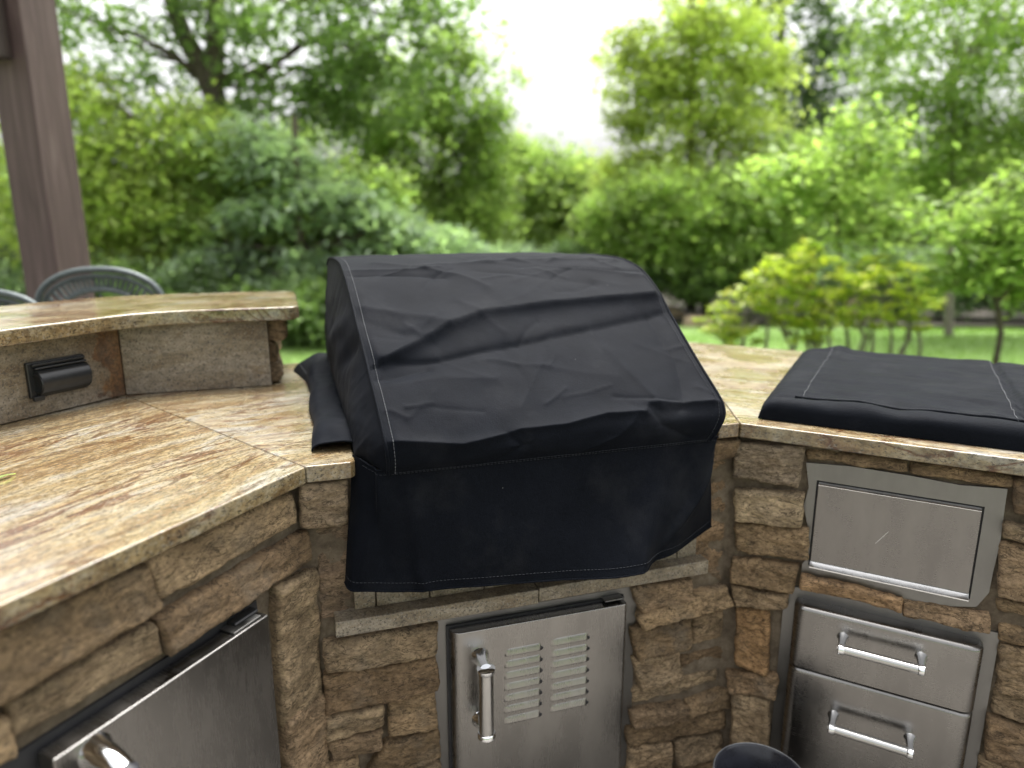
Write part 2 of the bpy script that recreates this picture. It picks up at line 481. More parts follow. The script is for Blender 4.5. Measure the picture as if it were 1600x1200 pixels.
# ------------------------------------------------------------------ ground
def ground():
    xs = np.concatenate([np.linspace(-120, -14, 8), np.linspace(-12, 14, 27), np.linspace(16, 120, 8)])
    ys = np.concatenate([np.linspace(-120, -4, 6), np.linspace(-2, 18, 21), np.linspace(20, 140, 8)])
    v = []
    for y in ys:
        for x in xs:
            z = -.28 * min(1, max(0, (y - 8.5) / 4)) + .03 * mnoise.noise(Vector((x * .4, y * .4, 0))) - .03
            v.append((x, y, z))
    o = mk('lawn', v, grid_faces(len(ys), len(xs)), M_LAWN, smooth=True)
    tag(o, 'mown green lawn behind the outdoor kitchen', kind='structure')
    o = MB().prism([(-7, -7), (6, -7), (6, 2.2), (2.6, 3.4), (0, 3.5), (-2.2, 5.0), (-7, 5.0)], -.06, .0).build('patio', M_PATIO)
    tag(o, 'tan flagstone patio floor under the kitchen', kind='structure')
    n = 26; a = []
    pts = [(-9, 7.9), (-5, 8.2), (-2, 8.7), (0, 10.5), (2, 11.6), (4, 11.2), (7, 10.6), (14, 10.5), (14, 20), (-12, 20), (-12, 8)]
    v = [(p[0], p[1], (-.28 * min(1, max(0, (p[1] - 8.5) / 4)) + .02)) for p in pts]
    v.append((0, 14, -.26))
    o = mk('planting_bed', v, [[i, (i + 1) % len(pts), len(pts)] for i in range(len(pts))], M_SOIL)
    tag(o, 'brown mulch bed under the trees', kind='structure')
ground()
def gz(y): return -.28 * min(1, max(0, (y - 8.5) / 4)) - .02

# ------------------------------------------------------------------ island
island = empty('outdoor_kitchen_island', tuple(FC.p(.48, .3, 0)),
               'stone clad outdoor kitchen island with brown and cream granite counters and raised bar', 'kitchen island')
OV, MO = .028, .046                        # stone face and mortar planes behind the counter edge
TH = .034
BSN_L = FL.loc(on_level(204, 616, ZC))[1]
BSN_C = .5 * (FC.loc(on_level(204, 616, ZC))[1] + FC.loc(on_level(425, 604, ZC))[1])
BS1 = on_level(204, 616, ZC)
BS2D = FC.loc(on_level(425, 604, ZC))[0]
OUT_C = FC.loc(on_level(480, 566, ZC))[1]; OUT_R = FR.loc(on_level(1160, 541, ZC))[1]
def isect(fa, na, fb, nb):                 # where plane n=na of fa meets plane n=nb of fb (xy)
    A = np.array([fa.n[:2], fb.n[:2]])
    r = np.array([np.dot(fa.n[:2], fa.o[:2]) + na, np.dot(fb.n[:2], fb.o[:2]) + nb])
    return np.linalg.solve(A, r)
def xy(fr, d, n): return tuple(fr.p(d, n, 0)[:2])
c_bs = tuple(isect(FL, BSN_L, FC, BSN_C))
c_rout = tuple(isect(FC, OUT_C, FR, OUT_R))
G0, G1, GB = .085, .93, .86                # grill cut-out
slab_l = [tuple(LC[:2]), xy(FL, -1.9, 0), xy(FL, -1.9, BSN_L + .02), c_bs]
e = .0012
def shrink(pts, k):
    c = np.mean(np.array(pts), 0); return [tuple(c + (np.array(p) - c) * (1 - k)) for p in pts]
slab_c = [tuple(LC[:2]), xy(FC, .083, 0), xy(FC, .092, .012), xy(FC, .108, GB), xy(FC, G1, GB), xy(FC, W_C - .055, .004), tuple(RC[:2]),
          c_rout, xy(FC, BS2D - .75, OUT_C), xy(FC, BS2D - .5, BSN_C + .02), c_bs]
slab_r = [tuple(RC[:2]), c_rout, xy(FR, 1.6, OUT_R), xy(FR, 1.6, 0)]
gap = .0016
def nudge(pts, idx, vec): 
    return [tuple(np.array(p) + (np.array(vec) if i in idx else 0)) for i, p in enumerate(pts)]
for nm, pts, mt, ix, vec in (('countertop', slab_l, M_GR_L, (0, 3), -FL.d[:2] * gap), ('countertop', slab_c, M_GR_C, (), (0, 0)),
                             ('countertop', slab_r, M_GR_R, (0, 1), FR.d[:2] * gap)):
    o = MB().prism(nudge(pts, ix, vec), ZC - TH, ZC).build(nm, mt, island)
    bevel(o, .0035, 2)
# masonry cores
core_l = [xy(FL, .02, MO), xy(FL, -1.9, MO), xy(FL, -1.9, .5), xy(FL, .35, .5)]
wl_ = [isect(FL, MO, FC, MO), isect(FC, MO, FR, MO)]
outl = [tuple(isect(FL, MO, FC, MO)), tuple(isect(FC, MO, FR, MO)), xy(FR, 1.6, MO), xy(FR, 1.6, OUT_R - .06),
        tuple(isect(FC, OUT_C - .06, FR, OUT_R - .06)), tuple(isect(FL, BSN_L + .3, FC, OUT_C - .06)), xy(FL, -1.9, BSN_L + .3), xy(FL, -1.9, MO)]
wall = MB().prism(outl, 0.0, ZC - TH).build('masonry_wall', M_MORTAR, island)

rng = np.random.default_rng(5)
TONES = [(0.325, 0.228, 0.129), (0.271, 0.187, 0.104), (0.358, 0.256, 0.150), (0.298, 0.218, 0.132), (0.255, 0.172, 0.097), (0.375, 0.276, 0.166), (0.293, 0.205, 0.122)]
def stone(fr, q, tone=None, lift=None, seed=0, depth=None, rough=1.0, parent=None):
    """q: TL,TR,BR,BL as (d,z) on the face plane."""
    q = np.array(q, float)
    w = .5 * (np.linalg.norm(q[1] - q[0]) + np.linalg.norm(q[2] - q[3]))
    h = .5 * (np.linalg.norm(q[3] - q[0]) + np.linalg.norm(q[2] - q[1]))
    nu, nv = int(np.clip(w / .0038, 12, 64)), int(np.clip(h / .0034, 10, 34))
    r_ = np.random.default_rng(seed + 100)
    if lift is None: lift = r_.uniform(-.008, .018)
    off = Vector(r_.uniform(-50, 50, 3))
    vs = []; tilt = r_.uniform(-.005, .005); tiltv = r_.uniform(-.004, .007)
    nz = mnoise.noise
    for j in range(nv):
        for i in range(nu):
            u, v = i / (nu - 1), j / (nv - 1)
            cu, cv = 2 * u - 1, 2 * v - 1
            ku = 1.03 - .10 * min(1, .03 / w) * cv ** 8
            kv = 1.105 - .10 * min(1, .02 / h) * cu ** 8
            uu, vv = .5 + .5 * cu * ku, .5 + .5 * cv * kv
            p = (q[0] * (1 - uu) + q[1] * uu) * (1 - vv) + (q[3] * (1 - uu) + q[2] * uu) * vv
            e_u = nz(Vector((v * h * 45, 3.1, 0)) + off) * .004 + nz(Vector((v * h * 160, 3.1, 4)) + off) * .0016
            e_v = nz(Vector((u * w * 26, 7.7, 0)) + off) * .0042 + nz(Vector((u * w * 120, 7.7, 4)) + off) * .0016
            p = p + np.array([e_u * abs(cu) ** 3, e_v * abs(cv) ** 3])
            ed = min(min(u, 1 - u) * w, min(v, 1 - v) * h)
            chip = max(0.0, 1 - ed / (.004 + .006 * (.5 + .5 * nz(Vector((p[0] * 40, p[1] * 40, 9)) + off))))
            low = nz(Vector((p[0] * 11, p[1] * 24, 2)) + off) + .35 * nz(Vector((p[0] * 40, p[1] * 60, 2)) + off)
            k4 = low * 3.2; fl = math.floor(k4); fr_ = k4 - fl
            terr = (fl + min(1, max(0, (fr_ - .30) / .22))) / 3.2
            f = terr * .0095 + mnoise.fractal(Vector((p[0] * 34, p[1] * 60, 0)) + off, .55, 2.1, 5) * .0042
            hgt = lift + rough * f + tilt * cu + tiltv * cv - chip * chip * .0085
            vs.append(fr.p(p[0], OV - hgt, p[1]))
    fs = [f[::-1] for f in grid_faces(nv, nu)]
    # sides down into the mortar
    ring = [i for i in range(nu)] + [j * nu + nu - 1 for j in range(1, nv)] + \
           [(nv - 1) * nu + i for i in range(nu - 2, -1, -1)] + [j * nu for j in range(nv - 2, 0, -1)]
    b = len(vs); cen = q.mean(0)
    for k_ in ring:
        d_, n_ = fr.loc(vs[k_]); z_ = vs[k_][2]
        vs.append(fr.p(d_ + (cen[0] - d_) * .02, MO + .012, z_ + (cen[1] - z_) * .03))
    m_ = len(ring)
    for k_ in range(m_):
        a_, c_ = ring[k_], ring[(k_ + 1) % m_]
        fs.append([a_, c_, b + (k_ + 1) % m_, b + k_])
    o = mk('stone', vs, fs, M_STONE, parent or wall, smooth=True)
    t = TONES[seed % len(TONES)] if tone is None else tone
    kf = np.random.default_rng(seed + 7).uniform(.78, 1.25); o.color = (t[0] * kf, t[1] * kf, t[2] * kf, 1)
    return o
LQ = [[(-60, 1008), (226, 882), (242, 946), (-60, 1122)], [(238, 876), (461, 773), (465, 819), (254, 940)],
      [(16, 1102), (240, 975), (257, 1022), (26, 1158)], [(247, 969), (477, 831), (478, 874), (262, 1020)],
      [(431, 926), (493, 895), (502, 1076), (441, 1127)], [(443, 1133), (503, 1088), (507, 1260), (450, 1275)],
      [(-90, 1150), (8, 1118), (24, 1176), (-90, 1240)]]
CQ = [[(467, 757), (541, 751), (543, 817), (469, 822)], [(492, 839), (550, 827), (552, 960), (501, 968)],
      [(506, 1004), (683, 977), (679, 1019), (510, 1044)], [(507, 1056), (679, 1026), (682, 1072), (508, 1110)],
      [(509, 1119), (599, 1101), (600, 1136), (510, 1152)], [(511, 1156), (596, 1140), (596, 1168), (520, 1186)],
      [(609, 1094), (680, 1079), (682, 1134), (607, 1148)], [(600, 1163), (684, 1140), (688, 1186), (570, 1212)],
      [(510, 1198), (560, 1190), (566, 1240), (512, 1250)], [(575, 1218), (688, 1194), (690, 1240), (578, 1255)],
      [(1104, 689), (1153, 685), (1145, 712), (1105, 721)], [(1100, 725), (1145, 716), (1134, 908), (1089, 872)],
      [(988, 920), (1079, 905), (1080, 935), (1000, 955)], [(1083, 905), (1134, 914), (1130, 912), (1084, 931)],
      [(997, 959), (1133, 915), (1140, 941), (1002, 980)], [(985, 984), (1079, 970), (1080, 1008), (994, 1026)],
      [(1087, 971), (1136, 955), (1136, 1001), (1087, 1011)], [(989, 1031), (1062, 1017), (1062, 1053), (1000, 1073)],
      [(1066, 1031), (1137, 1014), (1137, 1034), (1066, 1049)], [(991, 1078), (1124, 1052), (1124, 1070), (991, 1103)],
      [(985, 1113), (1069, 1099), (1070, 1121), (989, 1136)], [(1073, 1099), (1139, 1076), (1139, 1104), (1073, 1118)],
      [(981, 1139), (1134, 1111), (1130, 1138), (983, 1166)], [(982, 1171), (1050, 1163), (1050, 1206), (983, 1216)],
      [(1056, 1162), (1129, 1144), (1126, 1180), (1056, 1191)], [(985, 1222), (1124, 1190), (1120, 1240), (985, 1262)]]
RQ = [[(1151, 691), (1256, 700), (1249, 757), (1147, 741)], [(1148, 766), (1257, 772), (1251, 820), (1149, 811)],
      [(1147, 820), (1262, 828), (1262, 874), (1150, 862)], [(1143, 873), (1246, 884), (1239, 924), (1143, 905)],
      [(1141, 914), (1230, 929), (1229, 949), (1150, 945)], [(1150, 954), (1202, 957), (1200, 1052), (1148, 1036)],
      [(1134, 1050), (1215, 1056), (1212, 1089), (1141, 1076)], [(1144, 1083), (1202, 1096), (1200, 1165), (1141, 1155)],
      [(1139, 1162), (1200, 1172), (1198, 1245), (1138, 1235)],
      [(1260, 704), (1417, 720), (1415, 738), (1262, 719)], [(1421, 721), (1581, 745), (1580, 763), (1421, 740)],
      [(1252, 897), (1408, 934), (1408, 956), (1252, 919)], [(1411, 938), (1546, 962), (1545, 987), (1412, 962)],
      [(1584, 748), (1660, 762), (1660, 818), (1586, 800)], [(1567, 819), (1640, 830), (1640, 850), (1569, 840)],
      [(1562, 851), (1640, 862), (1640, 945), (1560, 925)], [(1558, 940), (1640, 955), (1640, 975), (1560, 958)],
      [(1560, 977), (1640, 994), (1640, 1018), (1560, 1003)], [(1562, 1012), (1640, 1028), (1640, 1102), (1558, 1078)],
      [(1553, 1082), (1640, 1106), (1640, 1142), (1550, 1116)], [(1543, 1122), (1640, 1148), (1640, 1208), (1538, 1178)],
      [(1531, 1186), (1640, 1214), (1640, 1262), (1525, 1240)]]
sd = 0
LIFT = {('C', 3): .016, ('C', 14): .02, ('C', 4): .014, ('C', 5): .012, ('R', 1): .016, ('R', 3): .016, ('R', 6): .014, ('C', 20): .02, ('C', 15): .012,
        ('C', 1): -.016, ('C', 11): -.016, ('C', 16): -.012, ('C', 18): -.014, ('R', 2): .002, ('R', 9): -.004, ('R', 10): -.006}
TONE = {('R', 5): (0.369, 0.225, 0.108), ('C', 11): (0.307, 0.205, 0.118), ('C', 1): (0.266, 0.189, 0.123), ('R', 11): (0.328, 0.210, 0.113), ('R', 12): (0.328, 0.225, 0.133),
        ('R', 1): (0.389, 0.297, 0.184), ('C', 0): (0.317, 0.236, 0.154), ('R', 0): (0.266, 0.205, 0.138)}
for key, fr, quads in (('L', FL, LQ), ('C', FC, CQ), ('R', FR, RQ)):
    for i, q in enumerate(quads):
        if key == 'C' and i == 13: continue
        sd += 1
        stone(fr, [fr.hit(x, y, OV) for x, y in q], TONE.get((key, i)), LIFT.get((key, i)), sd, rough=.55 if (key == 'L' and i < 4) else 1.0)

# the same masonry goes on along both runs past the doors
rgs = np.random.default_rng(8)
for fr, da, db in ((FR, FR.hit(1646, 900, OV)[0], 1.12), (FL, -1.25, FL.hit(-95, 1150, OV)[0])):
    z = ZC - TH - .006
    while z > .06:
        hh = rgs.uniform(.045, .085); d = da + rgs.uniform(0, .01)
        while d < db - .04:
            ww = min(rgs.uniform(.11, .26), db - d)
            if db - d - ww < .05: ww = db - d
            sd += 1
            j = rgs.uniform(-.004, .004, 4)
            stone(fr, [(d + .004, z + j[0]), (d + ww - .004, z + j[1]), (d + ww - .004, z - hh + .008 + j[2]), (d + .004, z - hh + .008 + j[3])], None, None, sd)
            d += ww
        z -= hh

# granite ledge under the grill and the strip of tiles above it
LED0, LED1 = FC.hit(524, 985, .0)[0], FC.hit(1108, 884, .0)[0]
LZ1, LZ0 = ZC - .336, ZC - .371
lj = FC.hit(842, 930, 0)[0]
for a_, b_, t_ in ((LED0, lj - .0008, 0), (lj + .0008, LED1, .003)):
    o = MB().box(FC, a_, b_, -.002 + t_, MO + .01, LZ0 + t_ * .5, LZ1 + t_ * .3).build('granite_ledge', M_GR_U, island)
    bevel(o, .003, 2)
td = [FC.hit(x, 945, .034)[0] for x in (553, 588, 672, 757, 842, 927)] + [FC.hit(x, 850, .034)[0] for x in (1010, 1059, 1089)]
for i in range(len(td) - 1):
    o = MB().box(FC, td[i] + .0012, td[i + 1] - .0012, .034, MO + .01, LZ1 + .001, LZ1 + .105).build('granite_tile', M_GR_U, island)
    bevel(o, .0015, 1)

# raised bar: backsplash, wall, top
BZ1 = ZC + .225; BZ0 = BZ1 - .038
M_GR_ST = granite_stained()
o = MB().prism([c_bs, xy(FL, -1.9, BSN_L), xy(FL, -1.9, BSN_L + .02), tuple(isect(FL, BSN_L + .02, FC, BSN_C + .02))], ZC + .001, BZ0).build('backsplash', M_GR_ST, island)
bevel(o, .002, 1)
cb = np.array(c_bs) + FC.d[:2] * .0015
o = MB().prism([tuple(cb), tuple(np.array(isect(FL, BSN_L + .02, FC, BSN_C + .02)) + FC.d[:2] * .0015), xy(FC, BS2D, BSN_C + .02), xy(FC, BS2D, BSN_C)], ZC + .001, BZ0).build('backsplash', M_GR_U, island)
bevel(o, .002, 1)
TB = .30
o = MB().prism([tuple(isect(FL, BSN_L + .021, FC, BSN_C + .021)), xy(FL, -1.9, BSN_L + .021), xy(FL, -1.9, BSN_L + TB), tuple(isect(FL, BSN_L + TB, FC, BSN_C + TB)),
                xy(FC, BS2D - .012, BSN_C + TB), xy(FC, BS2D - .012, BSN_C + .021)], ZC - .2, BZ0).build('bar_wall', M_MORTAR, island)
FE = Frame(72.4 - 90, (0, 0))              # the end of the bar wall faces along +d of the middle run
class EndFrame:                            # d runs back, n runs against +d
    def __init__(s, d0): s.d0 = d0
    def p(s, d, n, z): return FC.p(s.d0 - n + OV, BSN_C + .022 + d, z)
    def loc(s, q):
        a, b = FC.loc(q); return b - BSN_C - .022, s.d0 + OV - a
ef = EndFrame(BS2D + .012)
for i, (d0, d1, z0, z1, lf) in enumerate(((.004, .13, .125, .186, .035), (.135, .27, .12, .186, .02), (.004, .16, .065, .12, .004), (.165, .27, .06, .115, .008), (.004, .11, .006, .06, .012), (.115, .27, .006, .055, .006))):
    stone(ef, [(d0, ZC + z1), (d1, ZC + z1), (d1, ZC + z0), (d0, ZC + z0)], None, lf, 300 + i, parent=island)
def arc(c, r, a0, a1, n=6):
    return [(c[0] + r * math.cos(t), c[1] + r * math.sin(t)) for t in np.linspace(a0, a1, n)]
fL, fC = BSN_L - .075, BSN_C - .03
bL, bC = BSN_L + .40, BSN_C + .46
eD = FC.loc(on_level(466, 474, BZ1))[0]
corner = lambda d, n, sd_, sn: [xy(FC, d - sd_ * .045 * (1 - math.sin(t)), n - sn * .045 * (1 - math.cos(t))) for t in np.linspace(0, math.pi / 2, 6)]
cf = np.array(isect(FL, fL, FC, fC)); cbk = np.array(isect(FL, bL, FC, bC))
def round_corner(p, da, db, r=.16, n=7):   # quadratic blend from p+da*r to p+db*r
    a, b = p + da * r, p + db * r
    return [tuple(a * (1 - t) ** 2 + 2 * p * t * (1 - t) + b * t ** 2) for t in np.linspace(0, 1, n)]
top = [xy(FL, -1.95, fL)] + round_corner(cf, -FL.d[:2], FC.d[:2], .12) + \
      [xy(FC, eD - .03, fC), xy(FC, eD - .012, fC + .006), xy(FC, eD, fC + .03)] + \
      [xy(FC, eD - .005, bC - .05), xy(FC, eD - .02, bC - .015), xy(FC, eD - .055, bC)] + \
      round_corner(cbk, FC.d[:2], -FL.d[:2], .2) + [xy(FL, -1.95, bL)]
o = MB().prism(top, BZ0 + .001, BZ1).build('bar_top', M_GR_B, island)
bevel(o, .005, 3)

# ------------------------------------------------------------------ weatherproof outlet on the backsplash
def outlet():
    c = np.array(BS1); d0, d1, h0, h1 = -.258, -.118, .046, .132
    f = Frame(25.0, BS1)
    t = empty('outlet_cover', tuple(f.p(.5 * (d0 + d1), 0, ZC + h0)), 'black plastic weatherproof outlet cover on the granite backsplash', 'outlet cover')
    o = MB().box(f, d0, d1, -.010, .001, ZC + h0, ZC + h1).build('base_plate', M_BLACKPL, t); bevel(o, .003, 2)
    m = MB()                               # hinged lid: barrel shape along d
    prof = [(-.0105, h1 - .019), (-.022, h1 - .020), (-.031, h1 - .028), (-.037, h1 - .042), (-.036, h1 - .058), (-.030, h1 - .072), (-.020, h1 - .080), (-.0105, h1 - .082)]
    a, b = d0 + .014, d1 - .002
    vs = [f.p(x, n, ZC + z) for x in (a, b) for n, z in prof]; k = len(prof)
    m.add(vs, [[i, i + 1, k + i + 1, k + i] for i in range(k - 1)] + [list(range(k))[::-1], list(range(k, 2 * k))])
    o = m.build('lid', M_BLACKPL, t); bevel(o, .003, 2, 40)
    m = MB().box(f, d0 + .01, d1 - .003, -.017, -.0102, ZC + h1 - .0105, ZC + h1 - .004)
    o = m.build('hinge_bar', M_BLACKPL, t); bevel(o, .002, 2)
    m = MB().box(f, d0 + .012, d1 - .003, -.022, -.0102, ZC + h1 - .0178, ZC + h1 - .0125)
    o = m.build('hinge_rib', M_BLACKPL, t); bevel(o, .002, 2)
    m = MB().lathe(f.p(d0 + .0138, -.021, ZC + h1 - .05), [(.001, .0), (.016, .0), (.021, -.003), (.024, -.0005)], f.d, 24)
    m.build('end_boss', M_BLACKPL, t, True)
    m = MB().box(f, d0 + .002, d0 + .026, -.02, -.0102, ZC + h0 - .006, ZC + h0 + .006)
    o = m.build('latch', M_BLACKPL, t); bevel(o, .002, 2)
outlet()

# ------------------------------------------------------------------ stainless doors and drawers
def rounded_front(fr, d0, d1, n0, n1, z0, z1, r0, r1, seg=8, roll=0.0):
    """a door front with rounded upright edges; n0 is the face, n1 the back"""
    pts = [(d0, n1)]
    if r0 > 0: pts += [(d0 + r0 * (1 - math.cos(t)), n0 + r0 * (1 - math.sin(t))) for t in np.linspace(0, math.pi / 2, seg)]
    else: pts += [(d0, n0)]
    if r1 > 0: pts += [(d1 - r1 * (1 - math.sin(t)), n0 + r1 * (1 - math.cos(t))) for t in np.linspace(0, math.pi / 2, seg)]
    else: pts += [(d1, n0)]
    pts += [(d1, n1)]
    if not roll: return MB().prism([xy(fr, *p) for p in pts], z0, z1)
    m = MB(); k = len(pts); lay = [(0, z0)] + [(roll * (1 - math.cos(a)), z1 - roll + roll * math.sin(a)) for a in np.linspace(0, math.pi / 2, 7)]
    vs = []
    for ins, z in lay:
        for d, n in pts:
            c = .5 * (d0 + d1)
            vs.append(fr.p(d + (ins if d < c else -ins), min(n + ins, n1 - .0005 * (n < n1)), z))
    fs = [[i * k + j, i * k + (j + 1) % k, (i + 1) * k + (j + 1) % k, (i + 1) * k + j] for i in range(len(lay) - 1) for j in range(k)]
    m.add(vs, fs + [list(range(k))[::-1], [(len(lay) - 1) * k + j for j in range(k)]])
    return m
def bar_handle(fr, parent, p0, p1, face, out, rad, arm_w=.014):
    """p0,p1: (d,z) of the bar ends; the bar stands `out` in front of the face plane"""
    h = empty('handle', tuple(fr.p(p0[0], face, p0[1]) - origin(parent)), parent=parent)
    a, b = fr.p(p0[0], face - out, p0[1]), fr.p(p1[0], face - out, p1[1])
    MB().tube([a, b], rad, 16).build('grip_bar', M_BAR, h, True)
    dr = (b - a) / np.linalg.norm(b - a)
    for q, s in ((a, 1), (b, -1)):
        m = MB()
        m.tube([q - dr * s * .007, q - dr * s * .005, q + dr * s * .004, q + dr * s * .0065], [rad * .9, rad * 1.22, rad * 1.22, rad * 1.05], 16)
        cap = m.build('end_cap', M_CHROME, h, True)
        m = MB()
        w = fr.n
        m.tube([q + w * .002, q + w * (out * .45), q + w * (out * .8), q + w * (out + .001)], [rad * .85, rad * .8, rad * .95, rad * 1.35], 12)
        m.build('standoff', M_CHROME, h, True)
    return h

def centre_door():
    fn = .006
    d0, zt0 = FC.hit(706, 994, fn); d1, zt1 = FC.hit(981, 942, fn)
    zt = .5 * (zt0 + zt1); zb = .10
    t = empty('access_door', tuple(FC.p(.5 * (d0 + d1), .05, zb)), 'vented stainless steel access door with upright bar handle under the covered grill', 'access door')
    fd0, fd1 = FC.hit(684, 1050, .046)[0], FC.hit(986, 1000, .046)[0]
    m = MB()
    zf = zt + .022
    m.box(FC, fd0 - .012, d0 + .012, .040, MO + .01, zb - .03, zf); m.box(FC, d1 - .012, fd1 + .006, .040, MO + .01, zb - .03, zf)
    m.box(FC, d0 + .0121, d1 - .0121, .0402, MO + .01, zt - .012, zf - .0005); m.box(FC, d0 + .0121, d1 - .0121, .0402, MO + .01, zb - .0295, zb)
    m.build('frame', M_ST_F, t)
    MB().box(FC, d0 - .006, d1 + .004, .0335, .0398, zb, zt + .005).build('gasket', M_DARK, t)
    o = rounded_front(FC, d0, d1, fn, .033, zb, zt, .022, .008).build('door_panel', M_ST_C, t); bevel(o, .0025, 2, 50)
    # hinge clip at the far top corner
    o = MB().box(FC, d1 - .052, d1 - .004, fn + .012, .0395, zt + .0055, zt + .009).build('hinge_clip', M_ST_F, t); bevel(o, .001, 1)
    ha, hb = FC.hit(762, 1042, -.045), FC.hit(758, 1158, -.045)
    dd = .5 * (ha[0] + hb[0])
    bar_handle(FC, t, (dd, ha[1] - .008), (dd, hb[1] + .016), fn, .05, .0165)
    for c_, rows in (((788, 846), [520, 592, 662, 733, 803, 873, 943]), ((860.5, 919), [455, 525, 592, 662, 732, 800, 868])):
        for k, ry in enumerate(rows):
            y = 900 + ry / 4.0
            da, za = FC.hit(c_[0] - .6 * k * .5, y - 6, fn); db, _ = FC.hit(c_[1] - .6 * k * .5, y - 22, fn)
            L, Hh = db - da, .0195
            nu, nv = 22, 12; vs = []
            for j in range(nv):
                for i in range(nu):
                    u, v = i / (nu - 1), j / (nv - 1)      # v: 0 at the lower lip, 1 at the flush top
                    cap = min(1, u / .20); cap = math.sqrt(max(0, 1 - (1 - cap) ** 2))
                    capr = min(1, (1 - u) / .04) ** .5
                    pr = (min(1, v / .12)) ** .5 * (1 - v) ** .75
                    vs.append(FC.p(da + L * u, fn + .0006 - .0062 * cap * pr * capr, za - .004 + v * Hh * (.55 + .45 * cap)))
            mk('louver', vs, [f[::-1] for f in grid_faces(nv, nu)], M_ST_C, t, True)
            MB().lathe(FC.p(db - .0005, fn - .0006, za + .001), [(.0, .0014), (.0034, .0012), (.0046, 0.0)], -FC.n, 12).build('louver_slot', M_DARK, t, True)
centre_door()

def drawers():
    fn = -.004
    d0, z1 = FR.hit(1240, 945, fn); d1, _ = FR.hit(1541, 1012, fn)
    zs = FR.hit(1236.4, 1044, fn)[1]; zs2 = FR.hit(1524, 1115, fn)[1]; zs = .5 * (zs + zs2)
    z1 = .5 * (z1 + FR.hit(1529, 1014, fn)[1])
    zb = zs - .30
    t = empty('drawer_unit', tuple(FR.p(.5 * (d0 + d1), .05, max(.02, zb - .02))), 'two drawer stainless steel unit with chrome bar handles set in stone', 'drawer unit')
    m = MB(); zf = z1 + .024
    m.box(FR, d0 - .026, d1 + .026, .039, MO + .01, max(.02, zb - .03), zf)
    m.build('frame', M_ST_F, t)
    for k, (a, b) in enumerate(((zs + .002, z1), (zb, zs - .002))):
        o = rounded_front(FR, d0, d1, fn, .0388, a, b, .026, .026, roll=.011).build('drawer', M_ST_R, t, True)
        if k == 0: p, q = FR.hit(1314, 1016, -.058), FR.hit(1440, 1048, -.058)
        else: p, q = FR.hit(1299, 1140, -.058), FR.hit(1422, 1178, -.058)
        zz = .5 * (p[1] + q[1])
        bar_handle(FR, t, (p[0], zz), (q[0], zz), fn, .05, .0100)
drawers()

def towel_panel():
    fp = .031
    dA, zA = FR.hit(1278, 754, fp); dB, zB = FR.hit(1535, 796, fp); dC_, zC_ = FR.hit(1266, 881, fp); dD, zD = FR.hit(1513, 934, fp)
    d0, d1 = .5 * (dA + dC_), .5 * (dB + dD); z1, z0 = .5 * (zA + zB), .5 * (zC_ + zD)
    t = empty('drop_down_panel', tuple(FR.p(.5 * (d0 + d1), .05, z0)), 'plain stainless steel flap panel in a rough mortared frame above the drawers', 'steel panel')
    # frame sheet with an uneven mortared outline
    out = [FR.hit(x, y, .040) for x, y in [(1260, 722), (1330, 728), (1420, 742), (1500, 757), (1574, 763), (1570, 790), (1562, 850), (1552, 890), (1545, 925), (1525, 947), (1480, 946), (1400, 934), (1320, 914), (1252, 898), (1254, 880), (1262, 870), (1264, 830), (1256, 790), (1264, 760)]]
    inn = [(d0 - .004, z1 + .004), (d1 + .004, z1 + .004), (d1 + .004, z0 - .006), (d0 - .004, z0 - .006)]
    bm = bmesh.new(); base = origin(t)
    vo = [bm.verts.new(Vector(FR.p(a, .042, b) - base)) for a, b in out]
    vi = [bm.verts.new(Vector(FR.p(a, .042, b) - base)) for a, b in inn]
    eo = [bm.edges.new((vo[i], vo[(i + 1) % len(vo)])) for i in range(len(vo))]
    ei = [bm.edges.new((vi[i], vi[(i + 1) % 4])) for i in range(4)]
    bmesh.ops.triangle_fill(bm, use_beauty=True, use_dissolve=False, edges=eo + ei)
    for f in list(bm.faces):
        if f.normal.dot(Vector(-FR.n)) < 0: f.normal_flip()
    r = bmesh.ops.extrude_face_region(bm, geom=list(bm.faces))
    bmesh.ops.translate(bm, verts=[v for v in r['geom'] if isinstance(v, bmesh.types.BMVert)], vec=Vector(-FR.n * .006))
    me = bpy.data.meshes.new('frame'); bm.to_mesh(me); bm.free(); me.materials.append(M_ST_F)
    fo = bpy.data.objects.new('frame', me); COL.objects.link(fo); fo.parent = t
    MB().box(FR, d0 - .004, d1 + .004, .0405, .0425, z0 - .006, z1 + .004).build('recess', M_DARK, t)
    o = MB().box(FR, d0, d1, fp, .040, z0 + .008, z1 - .004).build('flap', M_ST_P, t); bevel(o, .0015, 2)
    m = MB()
    pr = [(fp + .006, z1 + .001), (fp - .002, z1 - .004), (fp - .002, z1 - .0052), (fp + .006, z1 - .0052)]
    m.add([FR.p(a, n_, z_) for a in (d0 + .001, d1 - .001) for n_, z_ in pr], [[0, 1, 2, 3], [7, 6, 5, 4], [0, 4, 5, 1], [1, 5, 6, 2], [2, 6, 7, 3], [3, 7, 4, 0]])
    m.build('top_lip', M_CHROME, t)
    m = MB()
    pr = [(fp + .004, z0 + .0095), (fp - .013, z0 - .0005), (fp - .013, z0 - .003), (fp + .004, z0 - .003)]
    m.add([FR.p(a, n_, z_) for a in (d0, d1) for n_, z_ in pr], [[0, 1, 2, 3], [7, 6, 5, 4], [0, 4, 5, 1], [1, 5, 6, 2], [2, 6, 7, 3], [3, 7, 4, 0]])
    m.build('bottom_rail', M_CHROME, t)
    # a scratch across the flap
    a, b = FR.hit(1368, 849, fp), FR.hit(1388, 831, fp)
    MB().tube([FR.p(a[0], fp - .0002, a[1]), FR.p(b[0], fp - .0002, b[1])], .0005, 4).build('scratch', M_SCR, t)
